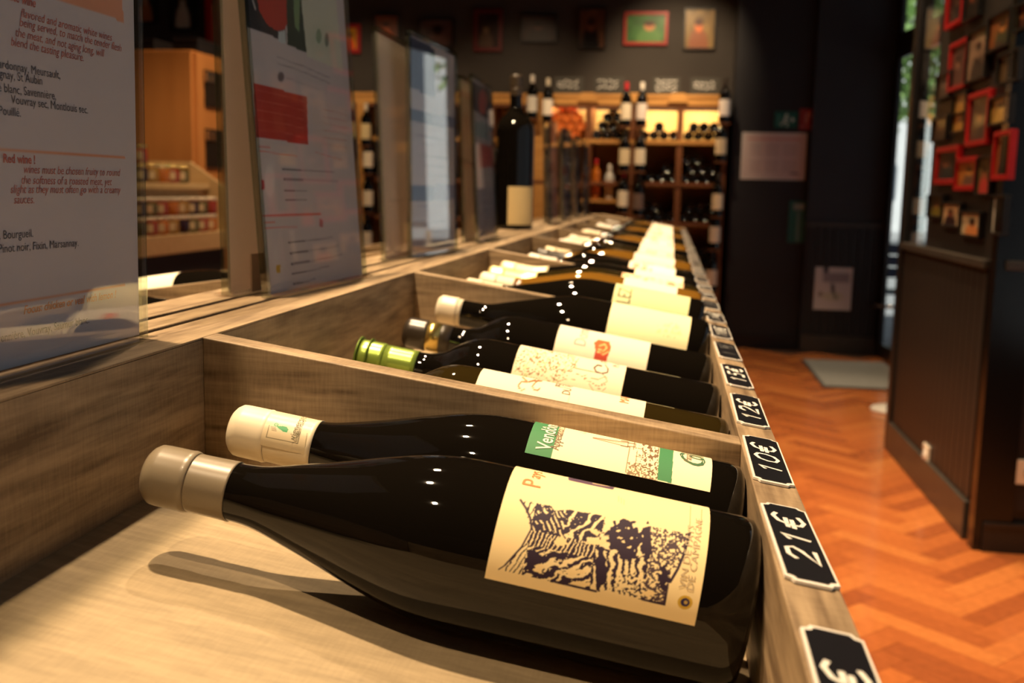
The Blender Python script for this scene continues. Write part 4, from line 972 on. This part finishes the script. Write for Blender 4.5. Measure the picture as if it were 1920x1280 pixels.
# display bottles standing on pegs before the uprights
def peg(x, z): return rpart(MB().box(x - .045, x + .045, YK - .095, YK - .012, z - .010, z), 'bottle_peg', PINE_DARK)
def display_bottle(u, v_lab, cap, lab, label, kd='bordeaux', glass=GLASS_DARK):
    zc = rz(v_lab, u); z = zc - .105; x = rx(u); r = .040
    peg(x, z)
    b = Bottle('wine_bottle', Matrix.Translation((x, YK - .053, z + .0004)) @ Matrix.Rotation(math.radians(-90), 4, 'Z'), kd, r, .318, glass, label, 'wine bottle', 'display bottles standing along the rack', seg=24, fine=False)
    b.capsule(.262, CAPS.get(cap) or mat('red_capsule', (.55, .02, .03), .35)); b.label(.05, .165, -85, 85, 8, 24, lab)
PW = (250, 236, 206)
for u, v, cap, lab, t in (
        (997, 197, 'white', (226, 220, 206), 'standing bottle with white capsule at the end post of the rack'),
        (1026, 203, 'ivory', (250, 240, 220), 'standing bottle with white label on the honey wood post'),
        (1171, 211, 'red', PW, 'standing bottle with bright red capsule beside the middle upright'),
        (1200, 211, 'white', (244, 232, 220), 'standing bottle with white capsule beside the middle upright'),
        (1171, 295, 'black', (240, 222, 180), 'standing bottle with cream label in the middle tier of the upright'),
        (1200, 295, 'black', PW, 'standing bottle with white label in the middle tier of the upright'),
        (1171, 373, 'red', PW, 'standing bottle with red capsule in the low tier of the middle upright'),
        (1200, 378, 'black', (120, 100, 90), 'standing bottle with dim label in the low tier of the middle upright'),
        (1353, 204, 'black', (246, 236, 226), 'standing bottle at the top of the right end of the rack'),
        (1350, 276, 'black', (226, 206, 170), 'standing bottle on the second peg of the right end of the rack'),
        (1348, 379, 'black', (246, 226, 190), 'standing bottle on the third peg of the right end of the rack'),
        (1346, 440, 'red', (232, 214, 190), 'standing bottle with red capsule on the fourth peg of the right end'),
        (1344, 520, 'black', (232, 214, 190), 'standing bottle on the lowest peg of the right end'),
        (662, 245, 'ivory', (236, 214, 160), 'standing bottle on the top peg of the far upright behind the second menu'),
        (690, 248, 'ivory', (236, 214, 160), 'standing bottle right of the far upright behind the second menu'),
        (694, 300, 'black', PW, 'standing bottle with white label on the second peg behind the second menu'),
        (694, 372, 'black', PW, 'standing bottle with white label on the third peg behind the second menu'),
        (692, 448, 'black', PW, 'standing bottle with white label on the lowest peg behind the second menu')):
    display_bottle(u, v, cap, lab, t)
rpart(MB().box(rx(678) - .035, rx(678) + .035, YK - .02, YK, .1, ZT - .02), 'upright', PINE)
# spirits in the open cell
zs = rz(375) ; zsh = rz(375)
for u, g, cap, lc, t, L in ((1117, mat('amber_spirit', (.50, .14, .015), .06), 'red', (230, 120, 40), 'amber spirit bottle standing in the open cell of the rack', .30),
                           (1143, mat('frosted_glass', (.62, .58, .52), .3), 'white', (236, 228, 220), 'white frosted bottle standing beside the amber spirit bottle', .26),
                           (1098, mat('brown_spirit', (.16, .05, .012), .06), 'black', (190, 140, 90), 'brown spirit bottle standing at the near side of the open cell', .29)):
    b = Bottle('spirit_bottle', Matrix.Translation((rx(u), YK + .08, zsh + .0004)) @ Matrix.Rotation(math.radians(-90), 4, 'Z'), 'bordeaux', .036, L, g, t, 'bottle', 'spirits in the open cell', seg=20, fine=False)
    b.capsule(L * .86, CAPS.get(cap) or mat('red_capsule', (.55, .02, .03), .35)); b.label(.04, .14, -80, 80, 6, 16, lc)
# chalkboards on the crown
for i, (a, b, c_, d) in enumerate(((1036, 145, 1090, 178), (1110, 144, 1164, 178), (1219, 145, 1269, 178), (1289, 145, 1343, 179))):
    x0, x1 = rx(a), rx(b if False else c_); z0 = ZT + .0125; z1 = rz(b)
    t = empty('chalkboard_sign', ((x0 + x1) / 2, YK, z0), ['chalkboard above the orange bottles at the start of the crown', 'chalkboard above the dark bottle pyramid left of the middle upright', 'chalkboard with three chalk lines right of the middle upright', 'chalkboard nearest the dark side wall'][i], 'sign', 'chalkboards on the rack')
    w = (x1 - x0) / 2; h = z1 - z0
    MB().box(-w, w, 0, .012, 0, h).build('slate_board', mat('chalkboard', (.045, .042, .034), .7), t)
    mb = MB(); r = random.Random(i + 4)
    for ln in range(2 + (i == 2)):
        zz = h * (.72 - .30 * ln) if i != 2 else h * (.78 - .26 * ln); x = -w * .78
        while x < w * .62:
            pts = [(x + .010 * k, zz + r.uniform(-.014, .014)) for k in range(4)]
            v, f = ribbon2d(pts, .007); mb.add([(p[0], -.0008, p[1]) for p in v], f); x += .040
    mb.build('chalk_writing', CHALK, t)

# ================================================================== PICTURES
def portrait(seed, bgc, sk, cl, extra=None):
    def d(p):
        r = random.Random(seed); X, Y = p.X, p.Y
        p.put(vnoise(X * 4 + seed, Y * 4, seed) * .6, tuple(int(q * .55) for q in bgc))
        cx = .5 + r.uniform(-.12, .12)
        p.ell(cx, .95, .34, .48, cl, 1, .25); p.ell(cx, .42, .14, .17, sk, 1, .25); p.ell(cx, .32, .15, .10, tuple(int(q * .35) for q in sk), 1, .3)
        if extra: p.ell(extra[0], extra[1], extra[2], extra[3], extra[4], 1, .4)
    return d
def picture(name, P00, PX, PZ, nrm, fw, fm, paint, label, cat='picture', group=None, bg=(90, 70, 50), deep=.018):
    """P00 lower left corner, PX/PZ edge vectors, nrm out of the wall"""
    PX = np.array(PX, float); PZ = np.array(PZ, float); w = np.linalg.norm(PX); h = np.linalg.norm(PZ); ex = PX / w; ez = PZ / h
    mw = Matrix.Identity(4); n = np.array(nrm, float)
    for i in range(3): mw[i][0] = ex[i]; mw[i][1] = -n[i]; mw[i][2] = ez[i]; mw[i][3] = P00[i] + n[i] * .0006
    t = empty(name, mw=mw, label=label, cat=cat, group=group)
    f = MB()
    def q(x0, x1, z0, z1): f.box(x0, x1, -deep, 0, z0, z1)
    if fw > 0:
        q(0, w, 0, fw); q(0, w, h - fw, h); q(0, fw, fw, h - fw); q(w - fw, w, fw, h - fw); f.build('frame', fm, t, .0015)
    X, Z = np.meshgrid(np.linspace(fw, w - fw, 22), np.linspace(h - fw, fw, 28)); U, V = np.meshgrid(np.linspace(0, 1, 22), np.linspace(0, 1, 28))
    p = Paint(U, V, bg, .03)
    if paint: paint(p)
    sheet(np.stack([X, np.full_like(X, -deep * .55 if fw > 0 else -.004), Z], -1), p, 'print', PHOTO, t)
    MB().box(fw * .5, w - fw * .5, -deep * .4 if fw > 0 else -.0035, 0, fw * .5, h - fw * .5).build('backing', fm, t)
    return t
R_, K_ = RED_FRAME, BLACK_FRAME
WALLPIX = [  # TL px, BR px, frame width, frame, bg, skin, cloth, label
 ((1781, -22), (1806, 40), .016, R_, (40, 26, 22), (90, 60, 46), (30, 24, 26), 'red framed dark photo at the top edge by the glass'),
 ((1814, -30), (1838, 28), .012, K_, (50, 28, 20), (130, 66, 36), (30, 22, 20), 'black framed dark photo with an orange streak at the top'),
 ((1858, 33), (1895, 84), .010, K_, (150, 84, 40), (196, 120, 60), (70, 60, 44), 'black framed orange landscape photo high on the wall'),
 ((1907, 12), (1930, 52), .010, K_, (140, 80, 44), (180, 110, 60), (90, 50, 36), 'black framed orange photo at the wall edge by the post'),
 ((1786, 85), (1812, 163), .016, R_, (110, 70, 56), (150, 104, 80), (96, 60, 50), 'tall red framed photo of a brown figure beside the glass'),
 ((1819, 62), (1849, 146), .010, K_, (176, 140, 112), (150, 116, 92), (60, 46, 38), 'black framed photo with pale top and dark bottom'),
 ((1876, 104), (1912, 150), .010, K_, (112, 84, 50), (140, 104, 64), (96, 74, 48), 'black framed brown photo under the orange landscape'),
 ((1760, 142), (1784, 182), .012, K_, (100, 76, 58), (124, 92, 68), (60, 50, 44), 'small black framed brown photo against the glass, upper one'),
 ((1792, 176), (1814, 212), .008, K_, (170, 120, 50), (206, 160, 90), (196, 140, 60), 'small black framed yellow photo above the tiny square one'),
 ((1789, 215), (1811, 247), .008, K_, (226, 166, 70), (232, 180, 90), (210, 150, 60), 'tiny black framed golden square photo'),
 ((1821, 178), (1853, 270), .018, R_, (70, 62, 54), (140, 100, 72), (62, 56, 56), 'largest tall red framed photo of a standing figure'),
 ((1860, 184), (1896, 230), .008, K_, (200, 150, 66), (236, 196, 110), (220, 176, 90), 'black framed bright yellow photo beside the large red frame'),
 ((1870, 248), (1895, 337), .016, R_, (190, 110, 60), (220, 140, 80), (90, 40, 40), 'tall red framed orange photo near the post'),
 ((1752, 222), (1777, 262), .010, K_, (84, 62, 48), (112, 84, 62), (60, 46, 38), 'small black framed brown photo against the glass, lower one'),
 ((1760, 278), (1796, 345), .020, R_, (66, 54, 46), (150, 92, 62), (44, 60, 60), 'red framed dark blue photo at the left of the red pair'),
 ((1797, 297), (1832, 357), .018, R_, (206, 132, 56), (226, 156, 76), (120, 90, 70), 'red framed golden photo at the right of the red pair'),
 ((1836, 294), (1858, 367), .008, K_, (120, 96, 56), (170, 96, 62), (206, 70, 62), 'narrow black framed photo of a figure in red'),
 ((1744, 364), (1769, 410), .010, K_, (70, 60, 44), (150, 96, 62), (130, 110, 40), 'black framed dim photo, first of the lowest row'),
 ((1770, 379), (1801, 428), .008, K_, (240, 200, 150), (150, 76, 56), (50, 30, 34), 'black framed bright photo of a figure in maroon, second in the lowest row'),
 ((1805, 395), (1839, 447), .008, K_, (236, 206, 160), (90, 56, 40), (226, 140, 80), 'black framed bright photo of two figures, third in the lowest row'),
 ((1864, 365), (1884, 442), .008, K_, (240, 226, 206), (226, 166, 60), (190, 60, 44), 'narrow black framed photo with white top at the end of the lowest row'),
]
for i, (tl, br, fw, fm, bg, sk, cl, lab) in enumerate(WALLPIX):
    a = atX(*tl, XP); b = atX(*br, XP); y0, y1 = a[1], b[1]; zt_, zb = a[2], b[2]
    picture('picture_frame', (XP + .0115, y0, zb), (0, y1 - y0, 0), (0, 0, zt_ - zb), (-1, 0, 0), fw, fm, portrait(i, bg, sk, cl), lab, group='framed photos on the side wall', bg=bg, deep=.022)
BACKPIX = [((638, 46), (677, 100), .03, R_, (236, 170, 40), (230, 110, 40), (236, 90, 40), 'bright yellow picture in a red frame over the rack'),
 ((703, 28), (749, 84), .012, K_, (140, 74, 40), (196, 104, 58), (206, 100, 56), 'orange figure picture above the blank sign backs'),
 ((787, 36), (852, 90), .012, K_, (96, 76, 72), (60, 44, 44), (110, 84, 78), 'wide dim grey picture above the third menu'),
 ((890, 18), (942, 97), .030, mat('dark_red_frame', (.10, .006, .006), .4), (52, 30, 26), (120, 96, 70), (84, 64, 50), 'dim portrait in a dark red frame'),
 ((978, 28), (1044, 80), .010, K_, (60, 36, 28), (90, 54, 40), (44, 30, 26), 'wide dark picture of two faces over the end post'),
 ((1086, 16), (1136, 93), .010, K_, (104, 66, 44), (120, 72, 50), (24, 18, 18), 'picture of a dark clothed figure above the second chalkboard'),
 ((1171, 23), (1251, 85), .022, mat('deep_red_frame', (.34, .02, .012), .4), (70, 120, 62), (196, 130, 84), (86, 130, 70), 'green picture in a red frame above the middle upright'),
 ((1284, 16), (1340, 94), .012, K_, (150, 120, 70), (216, 116, 60), (140, 84, 56), 'orange portrait above the fourth chalkboard'),
 ((250, -40), (298, 46), .02, K_, (60, 66, 66), (206, 150, 110), (190, 120, 70), 'black framed picture of a pale figure above the cherry cabinet'),
 ((322, -40), (374, 58), .02, K_, (40, 40, 38), (200, 186, 160), (206, 192, 170), 'black framed picture of a white clad figure above the cherry cabinet'),
 ((386, -50), (416, 88), .03, R_, (206, 40, 40), (236, 170, 120), (226, 120, 90), 'red framed red picture above the cherry cabinet')]
for i, (tl, br, fw, fm, bg, sk, cl, lab) in enumerate(BACKPIX):
    a = atY(*tl, YB); b = atY(*br, YB)
    picture('picture_frame', (a[0], YB, b[2]), (b[0] - a[0], 0, 0), (0, 0, a[2] - b[2]), (0, -1, 0), fw, fm, portrait(40 + i, bg, sk, cl), lab, group='framed pictures on the back wall', bg=bg, deep=.03)

# notices on the dark walls
def notice(tl, br, Y, fw, fm, paint, label, name='notice', bg=(214, 196, 190), nx=22):
    a = atY(*tl, Y); b = atY(*br, Y)
    return picture(name, (a[0], Y, b[2]), (b[0] - a[0], 0, 0), (0, 0, a[2] - b[2]), (0, -1, 0), fw, fm, paint, label, 'notice', None, bg, .012)
def p_not(p):
    p.rect(.08, .08, .92, .13, (206, 120, 110), .7)
    for q in range(6): p.rect(.1 + (q % 3) * .28, .2 + (q // 3) * .36, .1 + (q % 3) * .28 + .2, .5 + (q // 3) * .36, (196, 178, 174), .7)
    p.rect(.78, .88, .92, .92, (90, 80, 84))
notice((1392, 248), (1508, 338), YR, .012, mat('white_frame', (.72, .66, .62), .5), p_not, 'white framed notice with faint columns on the dark wall')
def p_exit(p):
    w = (206, 226, 214); p.ell(.52, .22, .06, .10, w); p.line([(.5, .35), (.44, .6)], .12, w); p.line([(.44, .6), (.58, .72), (.56, .9)], .08, w); p.line([(.44, .6), (.30, .82)], .08, w); p.line([(.5, .4), (.66, .5)], .06, w); p.poly([(.75, .35), (.92, .5), (.75, .65)], w); p.rect(.1, .2, .26, .85, w, .25)
notice((1453, 209), (1494, 240), YR, 0, mat('green_plate', (.015, .12, .085), .5), p_exit, 'small green emergency exit plate on the dark wall', 'exit_sign', (26, 96, 82))
def p_ext(p):
    w = (226, 170, 160); p.rect(.3, .25, .52, .68, w, .7); p.line([(.41, .24), (.58, .18), (.66, .42)], .06, w); p.rect(.14, .76, .88, .92, w, .35)
notice((1500, 204), (1531, 244), YR, 0, mat('red_plate', (.35, .04, .04), .5), p_ext, 'small red fire equipment plate beside the green exit plate', 'fire_sign', (156, 56, 52))
def p_vert(p):
    w = (196, 206, 196); p.rect(.2, .04, .8, .22, (150, 166, 156)); p.line([(.5, .3), (.5, .9)], .16, (110, 150, 140))
notice((1480, 376), (1512, 456), YR, .004, mat('green_frame', (.04, .12, .10), .5), p_vert, 'tall narrow green instruction plate by the corner', 'instruction_plate', (40, 104, 94))
def p_post(p):
    p.rect(.2, .14, .94, .34, (140, 132, 136), .8); p.rect(.2, .0, .34, .14, (60, 50, 54)); p.line([(.48, .42), (.5, .55), (.6, .72)], .09, (70, 66, 70)); p.ell(.18, .64, .06, .06, (130, 120, 110)); p.ell(.5, .68, .3, .1, (196, 196, 160), .6, .4)
notice((1529, 500), (1594, 582), 8.018, 0, mat('poster_paper', (.6, .55, .5), .6), p_post, 'white poster with a dark hand drawing low on the panelling', 'poster', (212, 204, 198))

# sockets
def socket(P00, PX, PZ, nrm, label):
    PX = np.array(PX, float); PZ = np.array(PZ, float); w = np.linalg.norm(PX); h = np.linalg.norm(PZ); mw = Matrix.Identity(4); ex = PX / w; ez = PZ / h
    for i in range(3): mw[i][0] = ex[i]; mw[i][1] = -nrm[i]; mw[i][2] = ez[i]; mw[i][3] = P00[i]
    t = empty('wall_socket', mw=mw, label=label, cat='socket')
    MB().box(0, w, -.009, 0, 0, h).build('plate', mat('cream_plastic', (.74, .66, .54), .35), t, .002)
    f = MB().lathe([(0, .004), (.019, .004), (.021, .0), (.027, .0), (.027, .004)], 24); f.v = [(x + w / 2, -.009 - z, y + h / 2) for x, y, z in f.v]
    f.build('face_ring', WHITE, t); g = MB()
    for dx in (-.009, .009):
        k = MB().lathe([(0, .0045), (.0028, .0045), (.0028, .0)], 8); g.add([(x + w / 2 + dx, -.0092 - z, y + h / 2) for x, y, z in k.v], k.f)
    g.build('pin_hole', INK, t)
socket((XP - .0005, 4.29, H - 1.045), (0, -.085, 0), (0, 0, .085), (-1, 0, 0), 'cream socket plate low on the umber boards of the partition')
a = atY(1886, 905, 3.56); socket((a[0], 3.5595, a[2]), (.15, 0, 0), (0, 0, .082), (0, -1, 0), 'double cream socket plate on the black panelling at the frame edge')

# doormat
a = atZ(1508, 676, 0); b = atZ(1545, 727, 0)
mt = empty('door_mat', (1.25, 7.05, 0), 'flat grey doormat on the parquet before the street door', 'mat')
MB().box(-.27, .27, -.53, .53, 0, .012).build('pile', mottled('grey_mat', (.19, .19, .18), (.24, .24, .225), 60, .9), mt)
MB().box(-.285, -.27, -.545, .545, 0, .008).box(.27, .285, -.545, .545, 0, .008).box(-.27, .27, -.545, -.53, 0, .008).box(-.27, .27, .53, .545, 0, .008).build('rubber_edge', mat('mat_rubber', (.05, .05, .05), .7), mt)
st = empty('floor_stand', (1.255, 5.87, 0), 'round white stand base peeking out behind the partition', 'stand')
MB().lathe([(0, 0), (.125, 0), (.128, .008), (.120, .020), (.04, .030), (0, .030)], 36).build('base', WHITE, st)
MB().lathe([(0, .028), (.016, .03), (.016, .95), (0, .95)], 16).build('pole', WHITE, st)

# ================================================================== JAR DISPLAY AND CABINET
XJ = -2.1
jd = empty('jar_table', (XJ, 4.1, 0), 'beech topped stepped table of jars beyond the counter', 'display table')
def jpart(mb, name, m, bev=0):
    mb.v = [(x - XJ, y - 4.1, z) for x, y, z in mb.v]; return mb.build(name, m, jd, bev)
zj = H - .222; YJ0, YJ1 = 3.2, 4.86
jpart(MB().box(XJ - .62, XJ, YJ0, YJ1, zj - .08, zj), 'table_top', BEECH, .002)
jpart(MB().box(XJ - .60, XJ - .02, YJ0 + .02, YJ1 - .02, 0, zj - .08), 'black_base', mat('table_base', (.006, .005, .005), .5))
jpart(MB().box(XJ - .60, XJ - .09, YJ0, YJ1 - .02, zj + .195, zj + .220), 'step_board', BEECH, .002)
jpart(MB().box(XJ - .60, XJ - .11, YJ0, YJ1 - .02, zj, zj + .195), 'step_riser', BEECH)
jpart(MB().prism([(XJ - .62, zj), (XJ - .02, zj), (XJ - .02, zj + .21), (XJ - .19, zj + .325), (XJ - .62, zj + .325)], 1, YJ1 - .02, YJ1), 'end_panel', BEECH)
LID = {'gold': mat('gold_lid', (.70, .50, .16), .25, .8), 'white': mat('pale_lid', (.75, .64, .46), .3, .3)}
JC = {'orange': mat('orange_preserve', (.42, .13, .02), .12), 'plum': mat('plum_preserve', (.03, .010, .016), .1), 'red': mat('red_preserve', (.28, .04, .02), .12), 'amber': mat('amber_preserve', (.30, .16, .03), .12), 'olive': mat('olive_preserve', (.10, .08, .02), .12)}
JB = {k: MB().lathe([(0, .001), (.026, .001), (.030, .004), (.0315, .012), (.0315, .045), (.029, .052), (0, .052)], 20).mesh('jar_body', m) for k, m in JC.items()}
JL = {k: MB().lathe([(0, .0655), (.029, .0655), (.031, .063), (.031, .053), (.029, .0525), (0, .0525)], 20).mesh('lid', m) for k, m in LID.items()}
jlab = {}
def jar(x, y, z, c, lid, label, paper=True):
    t = empty('preserve_jar', (x, y, z + .0003), label, 'jar', 'preserve jars on the stepped table')
    t.scale = (1.2, 1.2, 1.2); link('jar_body', JB[c], t); link('lid', JL[lid], t)
    if paper:
        S, P = np.meshgrid(np.linspace(.042, .014, 3), np.radians(np.linspace(0, 55, 9) - 90), indexing='ij')
        if 'l' not in jlab: o = sheet(np.stack([.0318 * np.cos(P), .0318 * np.sin(P), S], -1), (206, 182, 140), 'label', LABEL, t); jlab['l'] = o.data
        else: link('label', jlab['l'], t)
r = random.Random(5); cs = list(JC); k = 0
for row in range(2):
    ys = [3.76 + .098 * i for i in range(11)]
    for i, y in enumerate(ys):
        c = cs[(i * 3 + row * 2) % 5]; jar(XJ - .05, y, zj + row * .0795, c, 'white', f'{c} preserve jar with pale lid, {(ORD + ["tenth", "eleventh"])[i]} in the {"lower" if row == 0 else "upper"} row of the front step', (i + row) % 4 != 3)
for row in range(3):
    n = [8, 4, 2][row]
    for i in range(n):
        y = 3.95 + .098 * i + (.05 if row == 2 else 0); c = cs[(i * 2 + row) % 5]
        jar(XJ - .135, y, zj + .2205 + row * .0795, c, 'gold', f'{c} preserve jar with gold lid, {ORD[i]} in the {["bottom", "middle", "top"][row]} row of the back step', (i + row) % 3 != 2)
cb = empty('cherry_cabinet', (-2.75, 5.2, 0), 'tall cherry wood cabinet standing behind the jar table', 'cabinet')
def cpart2(mb, name, m, par=None, bev=0):
    mb.v = [(x + 2.75, y - 5.2, z) for x, y, z in mb.v]; return mb.build(name, m, par or cb, bev)
zc = H + .672; xc = -2.44
cpart2(MB().box(-3.25, xc, 5.22, 5.60, 0, zc), 'carcass', CHERRY, None, .003)
cpart2(MB().box(-3.25, xc, 5.2, 5.219, .08, zc - .006), 'front_panel', CHERRY, None, .002)
dd = cpart2(MB().box(xc, xc + .018, 5.225, 5.595, .08, zc - .01), 'side_door', CHERRY, None, .002)
for z0, z1 in ((H + .40, H + .585), (H + .085, H + .285)):
    cpart2(MB().box(xc + .018, xc + .030, 5.31, 5.52, z0, z1), 'dark_vent', mat('black_fitting', (.012, .010, .009), .35))
    cpart2(MB().box(xc + .028, xc + .040, 5.30, 5.40, z1 - .06, z1 - .01), 'steel_clip', STEEL)
for (u0, v0, u1, v1, lab) in ((240, 69, 291, 93, 'low black box on top of the cherry cabinet, nearer one'), (325, 64, 388, 90, 'low black box on top of the cherry cabinet by its edge')):
    a = atY(u0, v0, 5.3); b = atY(u1, v1, 5.3); h = a[2] - b[2]
    bx = empty('storage_box', ((a[0] + b[0]) / 2, 5.42, zc + .0005), lab, 'box', 'black boxes on the cabinet'); w = (min(b[0], xc) - a[0]) / 2
    bx.location.x = (a[0] + min(b[0], xc)) / 2
    MB().box(-w, w, -.13, .13, 0, h * .8).build('tray', mat('black_card', (.010, .008, .009), .5), bx, .003); MB().box(-w - .003, w + .003, -.133, .133, h * .8, h).build('box_lid', mat('black_card_lid', (.013, .010, .011), .5), bx, .003)
